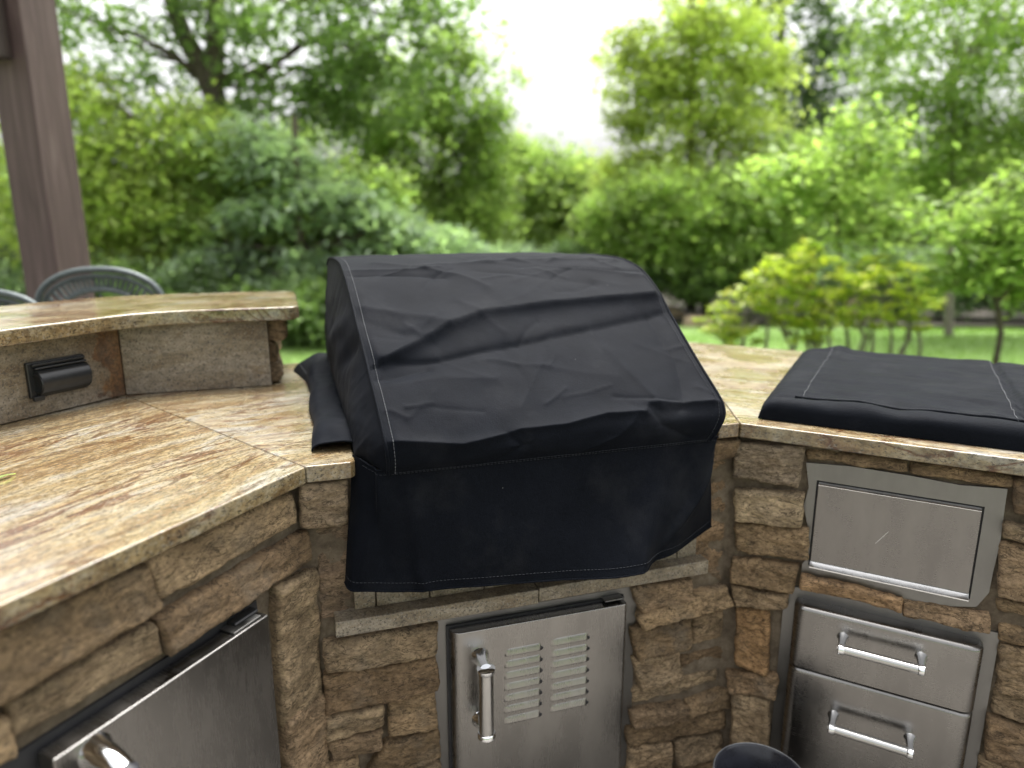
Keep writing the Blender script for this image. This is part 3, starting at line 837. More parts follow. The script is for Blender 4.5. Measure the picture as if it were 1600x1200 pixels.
towel_panel()

def fridge():
    fn = .0
    dR_, zR = FL.hit(420, 962, fn); dl, zl = FL.hit(87, 1183, fn)
    z1 = .5 * (zR + zl); d1 = dR_; d0 = dl - .004; zb = .12
    t = empty('built_in_fridge', tuple(FL.p(.5 * (d0 + d1), .05, zb)), 'stainless steel built in fridge door with chrome and black handle below the counter', 'fridge')
    MB().box(FL, d0 - .05, d1 + .012, .040, MO + .01, zb - .02, z1 + .012).build('frame', M_DARK, t)
    o = MB().box(FL, d0, d1, fn, .036, zb, z1).build('door_panel', M_ST_L, t); bevel(o, .003, 2)
    o = MB().box(FL, d0 + .004, d1 - .004, .0362, .0398, zb, z1 - .006).build('gasket', M_DARK, t)
    o = MB().box(FL, d1 - .075, d1 - .012, .006, .0395, z1 + .0002, z1 + .004).build('hinge_plate', M_ST_F, t); bevel(o, .001, 1)
    o = MB().box(FL, d1 - .06, d1 - .005, .018, .0395, z1 + .0038, z1 + .010).build('hinge_block', M_BLACKPL, t); bevel(o, .004, 2)
    # handle: chrome bracket and black grip near the free edge
    h = empty('handle', tuple(FL.p(d0 + .045, fn, z1 - .05) - origin(t)), parent=t)
    hd, hz = d0 + .055, z1 - .028
    m = MB(); m.tube([FL.p(hd, fn + .002, hz), FL.p(hd, fn - .012, hz), FL.p(hd, fn - .035, hz - .004), FL.p(hd, fn - .06, hz - .016)], [.026, .020, .018, .017], 18)
    m.build('bracket', M_CHROME, h, True)
    m = MB(); m.tube([FL.p(hd, fn - .056, hz - .004), FL.p(hd, fn - .060, hz - .009), FL.p(hd, fn - .060, hz - .05), FL.p(hd, fn - .06, hz - .30)], [.010, .0175, .019, .019], 18)
    m.build('grip_bar', M_RUBBER, h, True)
    m = MB(); m.tube([FL.p(hd, fn + .002, hz - .29), FL.p(hd, fn - .055, hz - .29)], [.024, .017], 16)
    m.build('bracket', M_CHROME, h, True)
fridge()

# ------------------------------------------------------------------ covers
K = .45
def CK(d, n, z): return FC.p(d * K - .0066, n * K + .009, ZC + z * K)
def seg_dist(px, py, poly):
    best = np.full(px.shape, 1e9); side = np.zeros(px.shape)
    for (x0, y0), (x1, y1) in zip(poly[:-1], poly[1:]):
        dx, dy = x1 - x0, y1 - y0; L2 = dx * dx + dy * dy
        t = np.clip(((px - x0) * dx + (py - y0) * dy) / L2, 0, 1)
        ex, ey = px - (x0 + t * dx), py - (y0 + t * dy)
        dd = np.hypot(ex, ey); sg = np.sign(dx * ey - dy * ex)
        k = dd < best; best = np.where(k, dd, best); side = np.where(k, sg, side)
    return best, side
def fbm(P, sc, seed=0, oct_=4):
    off = Vector((seed * 3.7, seed * 1.3, seed * 2.1))
    return np.array([mnoise.fractal(Vector(p) * sc + off, 1.0, 2.0, oct_) for p in P])
def normals_grid(G):
    du = np.gradient(G, axis=1); dv = np.gradient(G, axis=0)
    n = np.cross(du, dv); n /= np.linalg.norm(n, axis=2, keepdims=True) + 1e-12
    return n
def stitches(m, P, Nn, L=.0042, gap=.0034, r=.00055, off=.0016):
    P = np.asarray(P); s = np.concatenate([[0], np.cumsum(np.linalg.norm(np.diff(P, axis=0), axis=1))])
    q = 0.0
    f = lambda t, A: np.array([np.interp(t, s, A[:, k]) for k in range(3)])
    while q + L < s[-1]:
        a, b = f(q, P), f(q + L, P); na = f(q, Nn)
        m.tube([a + na * off * .4, a + na * off, b + na * off, b + na * off * .4], r, 4)
        q += L + gap

def grill_cover():
    t = empty('grill_cover', tuple(CK(1.15, .9, 0)), 'large black canvas cover draped over the built in grill', 'grill cover')
    ST = np.array([(-.10, -.045, .345, 1.925), (-.118, .02, .345, 1.955), (-.105, .095, .34, 1.99), (-.02, .17, .335, 2.0), (.15, .285, .325, 2.0),
                   (.33, .395, .315, 2.01), (.6, .56, .30, 2.03), (.83, .695, .29, 2.035), (.98, .755, .285, 2.02), (1.2, .787, .28, 2.0), (1.6, .787, .265, 1.98),
                   (1.85, .75, .25, 1.97), (1.95, .60, .24, 1.97), (1.97, .3, .23, 1.97), (1.98, .03, .22, 1.97)])
    NR, NC = 281, 210
    S = catmull(ST, NR); vv = np.linspace(0, 14, NR)
    xx = np.linspace(0, 1, NC)
    X, Vv = np.meshgrid(xx, vv)
    D = S[:, 2:3] * (1 - X) + S[:, 3:4] * X
    Nn = np.repeat(S[:, 0:1], NC, 1); Z = np.repeat(S[:, 1:2], NC, 1)
    # the top sags a little between the ends, the rim droops
    endk = np.sin(np.pi * X)
    Z = Z + (.02 * np.sin(np.pi * np.clip(X, 0, 1)) ** .7) * np.exp(-((Vv - 9.2) / 1.6) ** 2) - .012 * (1 - X) * np.exp(-((Vv - 8) / 1.2) ** 2)
    Z = Z - .03 * (np.exp(-((X - .28) / .22) ** 2)) * np.exp(-((Vv - 2.0) / .9) ** 2)
    G = np.stack([CK(0, 0, 0)[k] + (FC.d[k] * D + FC.n[k] * Nn) * K + (Z * K if k == 2 else 0) for k in range(3)], 2)
    nrm = normals_grid(G)
    if np.mean(nrm[120, :, 2]) < 0: nrm = -nrm
    # folds, in (width fraction * 1.7, station * .2) so that both axes are about metric
    px, py = X * 1.7, Vv * .2
    def fold(poly, amp, w, kind='ridge', w2=None):
        pl = [(a * 1.7, b * .2) for a, b in poly]
        dd, sg = seg_dist(px, py, pl)
        if kind == 'ridge': return amp * np.exp(-(dd / w) ** 1.05)
        ww = np.where(sg > 0, w, w2)
        return amp * np.exp(-(dd / ww) ** 1.05)
    disp = np.zeros_like(X)
    R1 = [(.05, 4.8), (.10, 5.0), (.16, 5.22), (.26, 5.55), (.38, 5.8), (.53, 5.95), (.8, 6.1), (1.0, 6.15)]
    V1 = [(.02, 4.75), (.2, 4.8), (.34, 5.0), (.57, 5.25), (.74, 5.45), (1.0, 5.75)]
    disp += fold(R1, .019, .16, 'two', .026)
    disp += fold(V1, -.010, .018, 'two', .07)
    disp += fold([(.0, 6.15), (.1, 5.95), (.26, 5.55)], .006, .03)
    disp += fold([(.02, 5.6), (.2, 5.2)], -.006, .07)
    disp += fold([(.0, 4.2), (.07, 4.35), (.16, 4.55)], -.010, .045)
    disp += fold([(.05, 4.0), (.2, 4.15), (.34, 4.0)], .005, .05)
    disp += fold([(.0, 8.0), (.2, 7.75), (.3, 7.85)], .005, .02)
    disp += fold([(.0, 7.6), (.15, 7.4), (.30, 7.15)], -.006, .035)
    disp += fold([(.1, 8.5), (.2, 8.1), (.34, 7.3), (.42, 6.6)], .005, .03)
    disp += fold([(.25, 8.0), (.5, 8.25), (.95, 8.35)], .006, .025)
    disp += fold([(.55, 8.3), (.72, 7.6), (.97, 6.8)], .006, .025)
    disp += fold([(.62, 8.0), (.8, 7.5), (.98, 7.2)], -.005, .02)
    disp += fold([(.42, 7.6), (.6, 7.0), (.78, 6.6)], -.005, .06)
    disp += fold([(.70, 5.4), (.74, 4.2), (.80, 2.6)], .004, .03)
    disp += fold([(.40, 5.1), (.43, 4.0), (.42, 3.0)], -.004, .07)
    disp += fold([(.92, 5.6), (.93, 4.2), (.86, 2.4)], -.006, .05)
    disp += fold([(0, 2.1), (.2, 1.85), (.36, 2.3), (.5, 2.2), (.62, 2.45), (.74, 2.35), (.76, 2.8), (1, 2.55)], .012, .075, 'two', .045)
    disp += fold([(.33, 2.2), (.37, 1.4), (.33, .5)], -.006, .04)
    disp += fold([(.76, 2.6), (.80, 1.6), (.92, .4)], -.006, .05)
    disp += fold([(.72, 2.4), (.66, 1.2), (.55, .3)], .005, .05)
    rgf = np.random.default_rng(77)
    for _ in range(46):                    # small creases, most of them near the sewn ends and along the top
        x0 = float(np.clip(rgf.beta(.7, .9), 0, 1)); v0 = rgf.uniform(2.8, 8.8)
        ln = rgf.uniform(.06, .20); sl = rgf.normal(0, 1.6)
        disp += fold([(x0, v0), (x0 + ln * .5, v0 + sl * ln * 1.5 + rgf.normal(0, .1)), (x0 + ln, v0 + sl * ln * 3)], rgf.choice([-1, 1, 1]) * rgf.uniform(.0012, .0034), rgf.uniform(.008, .022))
    flat = G.reshape(-1, 3)
    disp += .006 * fbm(flat, 4.0, 3, 2).reshape(X.shape) + .0012 * fbm(flat, 14.0, 8, 2).reshape(X.shape)
    edge = np.clip(np.minimum(X, 1 - X) / .03, 0, 1) * .8 + .2
    edge2 = np.clip(Vv / .7, 0.05, 1)
    G = G + nrm * (disp * edge * edge2)[..., None]
    mk('hood_panel', G.reshape(-1, 3), grid_faces(NR, NC), M_FAB, t, True)
    nrm = normals_grid(G)
    if np.mean(nrm[120, :, 2]) < 0: nrm = -nrm
    # side panels: from the seam to the line where the cover meets the counter
    last = int(NR * 11.3 / 14)
    arcs = np.concatenate([[0], np.cumsum(np.linalg.norm(np.diff(G[:last, 0], axis=0), axis=1))]); w = arcs / arcs[-1]
    for side in (0, 1):
        E = G[:last, 0 if side == 0 else NC - 1]
        dA, dB = (.345, .222) if side == 0 else (1.925, 2.03)
        bx = np.interp(w, [0, .10, 1], [dA, dB, dB - (.01 if side == 0 else .04)])
        bn = np.interp(w, [0, .10, 1], [-.10, .07, 1.94]); bz = np.interp(w, [0, .10, .2, 1], [-.045, .0, .05, .06])
        B = np.array([CK(a, b, c) for a, b, c in zip(bx, bn, bz)])
        m_ = 26; H = []
        for j in range(m_):
            f = j / (m_ - 1)
            H.append(E * (1 - f) + B * f)
        H = np.stack(H, 1)
        sgn = -1 if side == 0 else 1
        ff = np.linspace(0, 1, m_)[None, :]
        wv = w[:, None]
        bul = .022 * np.sin(np.pi * ff) * (np.sin(np.pi * np.clip(wv, 0, 1)) ** .6)
        bul = bul + .010 * np.exp(-((wv - .42 - .25 * ff) / .035) ** 2) * np.sin(np.pi * ff) - .014 * np.exp(-((wv - .34 - .10 * ff) / .03) ** 2) * np.exp(-((ff - .25) / .2) ** 2)
        bul = bul + .008 * fbm(H.reshape(-1, 3), 9.0, 11 + side).reshape(bul.shape) * np.sin(np.pi * ff)
        H = H + bul[..., None] * (FC.d * sgn)[None, None, :]
        fcs = grid_faces(last, m_)
        mk('side_panel', H.reshape(-1, 3), fcs if side else [f[::-1] for f in fcs], M_FAB, t, True)
    # seam welt and stitching
    for c_ in (0, NC - 1):
        m = MB(); m.tube([p for p in G[:last:4, c_]], .0032, 8); m.build('seam_welt', M_FAB, t, True)
        m = MB()
        j = 4 if c_ == 0 else NC - 5
        stitches(m, G[2:last, j], nrm[2:last, j])
        m.build('stitching', M_THREAD if c_ == 0 else M_THREAD_D, t)
    # skirt
    top = catmull([(.213, .055, .012), (.247, -.006, .0), (.293, -.058, -.022), (.347, -.088, -.030), (.7, -.092, -.030), (1.1, -.093, -.030), (1.5, -.092, -.030), (1.925, -.090, -.030), (1.985, -.05, -.045), (2.01, .06, -.03)], 160)
    hem = catmull([(.140, -.03, -.55), (.16, -.095, -.56), (.24, -.12, -.565), (.40, -.15, -.575), (.75, -.20, -.58), (1.1, -.25, -.585), (1.40, -.295, -.59), (1.60, -.215, -.578), (1.82, -.10, -.565), (2.015, .0, -.552)], 160)
    NRs = 60; rows = []
    for j in range(NRs):
        f = j / (NRs - 1)
        g_ = f ** 1.15
        p = top * (1 - g_) + hem * g_; p[:, 2] = top[:, 2] * (1 - f) + hem[:, 2] * f
        rows.append([CK(*q) for q in p])
    Sg = np.array(rows); u = np.linspace(0, 1, 160)[None, :]; f = np.linspace(0, 1, NRs)[:, None]
    dsp = .010 * np.sin(u * 15 + 1.5 * f + .6) * f * np.exp(-((u - .55) / .3) ** 2) * .5
    dsp = dsp + .012 * np.exp(-((u - .70 - .0 * f) / .022) ** 2) * f ** .6 - .010 * np.exp(-((u - .76 - .01 * f) / .03) ** 2) * f ** .7
    dsp = dsp + .008 * np.exp(-((u - .885 + .13 * f) / .018) ** 2) * np.sin(np.pi * np.clip(f, 0, 1))
    dsp = dsp + .010 * np.exp(-((u - .30 + .12 * f) / .05) ** 2) * np.sin(np.pi * f) - .009 * np.exp(-((u - .2 - .1 * f) / .06) ** 2) * np.sin(np.pi * f)
    dsp = dsp + .006 * np.exp(-((u - .36) / .008) ** 2) * np.exp(-((f - .9) / .12) ** 2)
    dsp = dsp + .012 * fbm(Sg.reshape(-1, 3), 3.5, 21, 2).reshape(dsp.shape) * np.clip(f * 3, 0, 1)
    dsp = dsp + .006 * np.exp(-((u - .365) / .010) ** 2) * (1 - .4 * f) * np.clip(f * 6, 0, 1) - .005 * np.exp(-((u - .40) / .03) ** 2) * np.clip(f * 4, 0, 1)
    sn = normals_grid(Sg)
    if np.mean(sn @ (-FC.n)) < 0: sn = -sn
    Sg = Sg + sn * dsp[..., None]
    mk('skirt', Sg.reshape(-1, 3), grid_faces(NRs, 160), M_FAB, t, True)
    m = MB(); m.tube([p + sn[0, i] * .001 for i, p in enumerate(Sg[0]) if i % 3 == 0 and i > 14], .0020, 8); m.build('seam_welt', M_FAB, t, True)
    m = MB(); m.tube([p for i, p in enumerate(Sg[-1]) if i % 3 == 0], .0018, 6); m.build('hem', M_FAB, t, True)
    m = MB(); stitches(m, Sg[-5, 2:-2], sn[-5, 2:-2], off=.0008); m.build('stitching', M_THREAD_D, t)
    m = MB(); stitches(m, Sg[2, 20:-12], sn[2, 20:-12], off=.0012); m.build('stitching', M_THREAD_D, t)
    m = MB(); stitches(m, G[4, 4:-4], nrm[4, 4:-4], off=.0016); m.build('stitching', M_THREAD_D, t)
    # low side flaps lying on the counter
    for side in (0, 1):
        s = 1 if side == 0 else -1; d0 = .225 if side == 0 else 2.02; wd = .17 if side == 0 else .075
        n0, n1 = (.13, 1.62) if side == 0 else (.12, 1.6)
        prof = catmull([(0, .085), (.05, .10), (.45, .105), (.78, .095), (.96, .06), (1.0, .022), (.99, .006)], 26)
        rows = []
        nn = np.linspace(n0, n1, 70)
        for q in nn:
            wq = wd * (1 - .10 * (q - n0) / (n1 - n0)) * (1 + .05 * math.sin(q * 9))
            hq = 1 + .16 * math.sin(q * 7 + 1) + .3 * math.exp(-((q - n1) / .2) ** 2)
            fl = 1 - .62 * math.exp(-((q - n0) / .10) ** 2)
            rows.append([CK(d0 - s * wq * a, q + .03 * a * (1 if q < .4 else 0), max(.006, b * hq * fl)) for a, b in prof])
        Fg = np.array(rows)
        Fg[..., 2] += .006 * np.clip(fbm(Fg.reshape(-1, 3), 13, 31 + side), -1, 1).reshape(Fg.shape[:2]) * (Fg[..., 2] - ZC > .01)
        fc_ = grid_faces(70, 26)
        mk('side_flap', Fg.reshape(-1, 3), fc_ if side else [q[::-1] for q in fc_], M_FAB, t, True)
        if side == 0:
            m = MB(); m.tube([p for p in Fg[0]], .0022, 6); m.build('hem', M_FAB, t, True)
            fn_ = normals_grid(Fg)
            if np.mean(fn_[..., 2]) < 0: fn_ = -fn_
            m = MB(); stitches(m, Fg[2:-2, 1], fn_[2:-2, 1], off=.001); m.build('stitching', M_THREAD_D, t)
    # ear of cloth behind the left flap, and the small tip past the far end of the hood
    rows = []
    for q in np.linspace(1.55, 2.02, 16):
        e_ = (q - 1.55) / .47
        rows.append([CK(.235 - (.235 - (.06 - .075 * e_)) * a, q, .105 * (1 - .25 * a) * (.75 + .35 * e_) - .085 * a ** 6 + .012 * math.sin(a * 7 + q * 6)) for a in np.linspace(0, 1, 18)])
    Eg = np.array(rows)
    mk('rear_flap', Eg.reshape(-1, 3), [q[::-1] for q in grid_faces(16, 18)], M_FAB, t, True)
    fn_ = normals_grid(Eg); fn_ = fn_ if np.mean(fn_[..., 2]) > 0 else -fn_
    m = MB(); stitches(m, Eg[1:-1, -4], fn_[1:-1, -4], off=.001); m.build('stitching', M_THREAD, t)
    tip = [CK(1.97, .06, .10), CK(1.99, -.02, .05), CK(2.075, .05, .075), CK(2.06, .06, .055), CK(2.0, .2, .02), CK(1.98, .16, .14)]
    mk('corner_tip', tip, [[0, 1, 2], [1, 3, 2], [1, 4, 3], [0, 2, 5], [2, 3, 4], [2, 4, 5]], M_FAB, t)
grill_cover()

def burner_cover():
    t = empty('burner_cover', tuple(FR.p(.3, .45, ZC)), 'low flat black canvas cover lying on the granite counter beside the grill cover', 'burner cover')
    L0, L1, N0, N1 = .03, .72, .055, .86
    nu, nv = 110, 110
    G = np.zeros((nv, nu, 3)); us = np.linspace(0, 1, nu); vs = np.linspace(0, 1, nv)
    def prof(v):                            # front edge rolls down, back edge too
        return v
    X, Y = np.meshgrid(us, vs)
    d = L0 + (L1 - L0) * X + .012 * (Y - .5) * 0
    n = N0 + (N1 - N0) * Y
    edF = np.clip((n - N0) / .055, 0, 1); edB = np.clip((N1 - n) / .03, 0, 1); edL = np.clip((d - L0) / .045, 0, 1); edR = np.clip((L1 - d) / .05, 0, 1)
    rr = lambda a, k: np.sqrt(np.clip(1 - (1 - a) ** k, 0, 1))
    h = .050 * rr(edF, 2.6) * rr(edB, 2.2) * (.35 + .65 * rr(edL, 2)) * np.where(edL < .02, .4, 1) * rr(edR, 2)
    h = np.maximum(h, 0)
    P = np.stack([d, n, 0 * d], 2).reshape(-1, 3)
    h = h + (.006 * fbm(P * np.array([1, 2.2, 1]), 5, 41).reshape(X.shape) + .0035 * fbm(P * np.array([.6, 3, 1]), 12, 42).reshape(X.shape)) * edF * edB * edL
    sag = .004 * np.exp(-((d - .30) / .10) ** 2) * np.exp(-((n - .11) / .05) ** 2) * np.sin((d - .2) * 40)
    h = h + sag - .005 * np.exp(-((n - N0 - .060) / .008) ** 2) * (d > .06) * (d < .6)
    h = h + .010 * np.exp(-((d - .12 - .03 * Y) / .02) ** 2) * Y * .6 + .012 * np.exp(-((d - .14) / .05) ** 2) * np.exp(-((Y - 1) / .1) ** 2)
    h = h - .009 * np.exp(-((d - .56) / .008) ** 2) * np.clip(edF, 0, 1)
    h = np.where((edF <= 0) | (edB <= 0) | (edR <= 0), .002, np.maximum(h, .003))
    nn = n - .010 * np.sin(np.clip((n - N0) / .055, 0, 1) * np.pi) * (1 + .25 * np.sin(d * 21))
    G = np.stack([FR.o[k] + FR.d[k] * d + FR.n[k] * nn + ((ZC + h) if k == 2 else 0) for k in range(3)], 2)
    mk('cover_sheet', G.reshape(-1, 3), grid_faces(nv, nu), M_FAB, t, True)
    nr = normals_grid(G); nr = nr if np.mean(nr[..., 2]) > 0 else -nr
    def line(pts):
        q = catmull(pts, 120); i = np.clip(((q[:, 0] - L0) / (L1 - L0) * (nu - 1)), 0, nu - 1); j = np.clip((q[:, 1] - N0) / (N1 - N0) * (nv - 1), 0, nv - 1)
        i0, j0 = i.astype(int).clip(0, nu - 2), j.astype(int).clip(0, nv - 2); fi, fj = (i - i0)[:, None], (j - j0)[:, None]
        b = lambda A: (A[j0, i0] * (1 - fi) + A[j0, i0 + 1] * fi) * (1 - fj) + (A[j0 + 1, i0] * (1 - fi) + A[j0 + 1, i0 + 1] * fi) * fj
        return b(G), b(nr)
    for pts in ([(.118, .118), (.12, .4), (.128, .83)], [(.535, .118), (.54, .4), (.548, .83)]):
        m = MB(); stitches(m, *line(pts), L=.0055, gap=.002, r=.0006); m.build('stitching', M_THREAD, t)
    P_, N_ = line([(.1, .122), (.3, .12), (.5, .122), (.6, .12)])
    m = MB(); m.tube([p + q * .0008 for p, q in zip(P_[::2], N_[::2])], .0026, 6); m.build('seam_welt', M_FAB, t, True)
    m = MB(); stitches(m, P_ + np.array([0, 0, .003]), N_); m.build('stitching', M_THREAD_D, t)
burner_cover()

# ------------------------------------------------------------------ small things near the island
def leaf_on_counter():
    p = on_level(8, 748, ZC)
    t = np.array([.30, .95, 0]); t /= np.linalg.norm(t); s = np.array([t[1], -t[0], 0]); L = .05
    v = []; f = []
    for k, (a, w) in enumerate(((0, .0006), (.25, .004), (.5, .0052), (.75, .0035), (1, .0004))):
        c = p + t * L * (a - .6) + np.array([0, 0, .0015 + .004 * math.sin(a * 3)])
        v += [c - s * w + [0, 0, .0012], c, c + s * w + [0, 0, .0012]]
    for k in range(4):
        f += [[3 * k, 3 * k + 1, 3 * k + 4, 3 * k + 3], [3 * k + 1, 3 * k + 2, 3 * k + 5, 3 * k + 4]]
    o = mk('leaf', v, f, LEAF['bright'], loc=tuple(p), smooth=True)
    tag(o, 'small fallen green leaf on the granite counter', 'leaf')
leaf_on_counter()

def bucket():
    # black steel bucket standing on the patio in the corner of the stonework
    rim = .5 * (at_depth(1118, 1196, 1.30) + at_depth(1262, 1232, 1.30)); rim[2] = .215
    c = on_level(1188, 1212, .235); r = .094; z = .235
    t = empty('bucket', (c[0], c[1], 0), 'round black steel bucket standing in the corner of the stonework', 'bucket')
    m = MB().lathe((c[0], c[1], 0), [(0, .004), (r * .76, .004), (r * .78, .01), (r, z - .006), (r + .004, z - .003), (r + .004, z), (r + .001, z + .002), (r - .003, z - .002), (r * .755, .014), (0, .012)], seg=48)
    m.build('body', M_ENAMEL, t, True)
    m = MB().lathe((c[0], c[1], 0), [(r + .0045, z - .004), (r + .0065, z - .001), (r + .0045, z + .0022), (r + .0022, z + .0005)], seg=48)
    m.build('rim', M_RIM, t, True)
    for a in (R(20), R(200)):
        d = np.array([math.cos(a), math.sin(a), 0])
        MB().lathe(np.array([c[0], c[1], z - .03]) + d * (r - .0052), [(0, .004), (.009, .003), (.011, -.001)], -d, 16).build('handle_ear', M_CASTAL, t, True)
    pts = [np.array([c[0], c[1], z - .03]) + np.array([math.cos(R(20)) * (r + .012) * math.cos(q), math.sin(R(20)) * (r + .012) * math.cos(q), 0]) +
           np.array([-math.sin(R(20)), math.cos(R(20)), 0]) * -.0 * math.sin(q) + np.array([math.sin(R(20)), -math.cos(R(20)), 0]) * (r + .014) * math.sin(q) + np.array([0, 0, -.05 * math.sin(q)]) for q in np.linspace(0, math.pi, 25)]
    MB().tube(pts, .0022, 6).build('bail', M_BAR, t, True)
bucket()

def post():
    c = at_depth(90, 420, 3.55)
    t = empty('pergola_post', (c[0], c[1], 0), 'thick brown stained timber post with a dark brace, behind the bar', 'post')
    f = Frame(13.0, (c[0], c[1]))
    o = MB().box(f, -.105, .105, -.105, .105, 0, 3.6).build('post_timber', M_WOOD, t); bevel(o, .008, 2)
    q = at_depth(14, 82, 3.3)
    o = MB().box(f, -.22, -.106, -.035, .10, q[2], 3.5).build('brace', M_BRACE, t); bevel(o, .006, 1)
    m = MB().box(f, -.12, .12, -.12, .12, .0, .05); m.build('base_shoe', M_IRON, t)
post()

def chair(px, py, Y, rz, lab):
    c = at_depth(px, py, Y)                # top of the back
    t = empty('patio_chair', (c[0], c[1], 0), lab, 'chair', 'cast chairs on the far side of the bar')
    f = Frame(90 + rz, (c[0], c[1]))
    H = c[2]; w = .245; arch = .15
    def arch_pts(s, dz=0.0, n=0.0, m=33):
        q = np.linspace(-1, 1, m)
        return [f.p(w * s * a, n, H + dz - arch * (1 - math.sqrt(max(0, 1 - (abs(a) ** 2.2) * .985)))) for a in q]
    m = MB(); m.tube([f.p(-w - .02, .0, H - .5)] + [f.p(-w - .005, 0, H - .19)] + arch_pts(1) + [f.p(w + .005, 0, H - .19), f.p(w + .02, 0, H - .5)], .014, 10)
    m.build('back_frame', M_CASTAL, t, True)
    m = MB(); m.tube(arch_pts(.93, -.026, .0), .0085, 8); m.build('back_rim', M_CASTAL, t, True)
    m = MB(); m.tube(arch_pts(.72, -.085, .0), .010, 8); m.build('inner_rim', M_CASTAL, t, True)
    A, B = arch_pts(.90, -.032, 0, 23), arch_pts(.72, -.083, 0, 23)
    for a, b in zip(A[1:-1], B[1:-1]):
        k = .5 * (a + b)
        MB().tube([a, k, b], [.0095, .0055, .0095], 6).build('spindle', M_CASTAL, t, True)
    # lower lattice of the back
    for q in np.linspace(-.8, .8, 7):
        MB().tube([f.p(w * q * .8, 0, H - .10 - .05 * abs(q)), f.p(w * q * .75, 0, H - .46)], .006, 6).build('back_slat', M_CASTAL, t, True)
    sz = max(.43, H - .52)
    o = MB().box(f, -.25, .25, -.47, -.01, sz - .03, sz).build('seat', M_CASTAL, t); bevel(o, .01, 2)
    for a in (-.23, .23):
        for b in (-.45, -.03):
            MB().tube([f.p(a, b, sz - .02), f.p(a * 1.08, b * 1.05, .0)], [.016, .012], 8).build('leg', M_CASTAL, t, True)
    for a in (-.255, .255):
        MB().tube([f.p(a, -.02, sz + .2), f.p(a, -.2, sz + .22), f.p(a, -.4, sz + .2), f.p(a, -.44, sz)], .012, 8).build('armrest', M_CASTAL, t, True)
chair(152, 421, 2.95, 170, 'grey cast metal chair with arched spindled back before the timber post')
chair(-38, 455, 2.75, 168, 'grey cast metal chair mostly hidden behind the bar, next to the arched one')

# ------------------------------------------------------------------ fence
def fence():
    t = empty('metal_fence', (0, 13.2, gz(13.2)), 'black metal picket fence at the back of the garden', 'fence')
    y0, x0, x1 = 13.2, -11.0, 11.5
    z0 = gz(y0); H = 1.25
    f = Frame(90, (0, y0))
    for z in (z0 + H, z0 + H - .17, z0 + .15):
        MB().box(f, x0, x1, -.018, .018, z - .018, z + .018).build('rail', M_IRON, t)
    proto = None
    for x in np.arange(x0, x1 + .1, 2.25):
        if proto is None:
            proto = MB().box(f, x - .035, x + .035, -.035, .035, z0 - .05, z0 + H + .08).build('post', M_IRON, t); px0 = x
        else:
            o = proto.copy(); COL.objects.link(o); o.location.x += x - px0
    proto = None
    for x in np.arange(x0 + .1, x1, .125):
        if proto is None:
            proto = MB().box(f, x - .009, x + .009, -.009, .009, z0 + .06, z0 + H + .001).build('picket', M_IRON, t); px0 = x
        else:
            o = proto.copy(); COL.objects.link(o); o.location.x += x - px0
fence()

# ------------------------------------------------------------------ vegetation
def leaves_mesh(name, C, size, rg, matl, parent, up=.5, droop=None, aspect=.55, dirs=None):
    """one leaf (4-point blade, folded) at each centre in C"""
    n = len(C)
    nr = rg.normal(size=(n, 3)); nr[:, 2] = np.abs(nr[:, 2]) + up; nr /= np.linalg.norm(nr, axis=1, keepdims=True)
    a = rg.normal(size=(n, 3)) if dirs is None else dirs + .45 * rg.normal(size=(n, 3))
    if droop is not None: a[:, 2] -= droop
    a -= nr * np.sum(a * nr, 1, keepdims=True); a /= np.linalg.norm(a, axis=1, keepdims=True) + 1e-9
    b = np.cross(nr, a)
    s = size * rg.uniform(.6, 1.3, (n, 1))
    v = np.stack([C - a * s * .5, C + b * s * aspect * .5 + nr * s * .06, C + a * s * .5, C - b * s * aspect * .5 + nr * s * .06], 1).reshape(-1, 3)
    v = v - origin(parent)
    me = bpy.data.meshes.new(name)
    me.vertices.add(4 * n); me.vertices.foreach_set('co', v.astype(np.float32).ravel())
    me.loops.add(4 * n); me.loops.foreach_set('vertex_index', np.arange(4 * n, dtype=np.int32))
    me.polygons.add(n); me.polygons.foreach_set('loop_start', np.arange(0, 4 * n, 4, dtype=np.int32))
    me.polygons.foreach_set('loop_total', np.full(n, 4, np.int32))
    me.update(calc_edges=True); me.materials.append(matl)
    o = bpy.data.objects.new(name, me); COL.objects.link(o); o.parent = parent
    return o
def limb_path(a, b, rg, k=6, sag=.06):
    a, b = np.asarray(a, float), np.asarray(b, float); L = np.linalg.norm(b - a)
    w = rg.normal(size=(k + 1, 3)) * L * .035; w[0] = w[-1] = 0
    return [a + (b - a) * t + w[i] + np.array([0, 0, sag * L * math.sin(math.pi * t)]) for i, t in enumerate(np.linspace(0, 1, k + 1))]
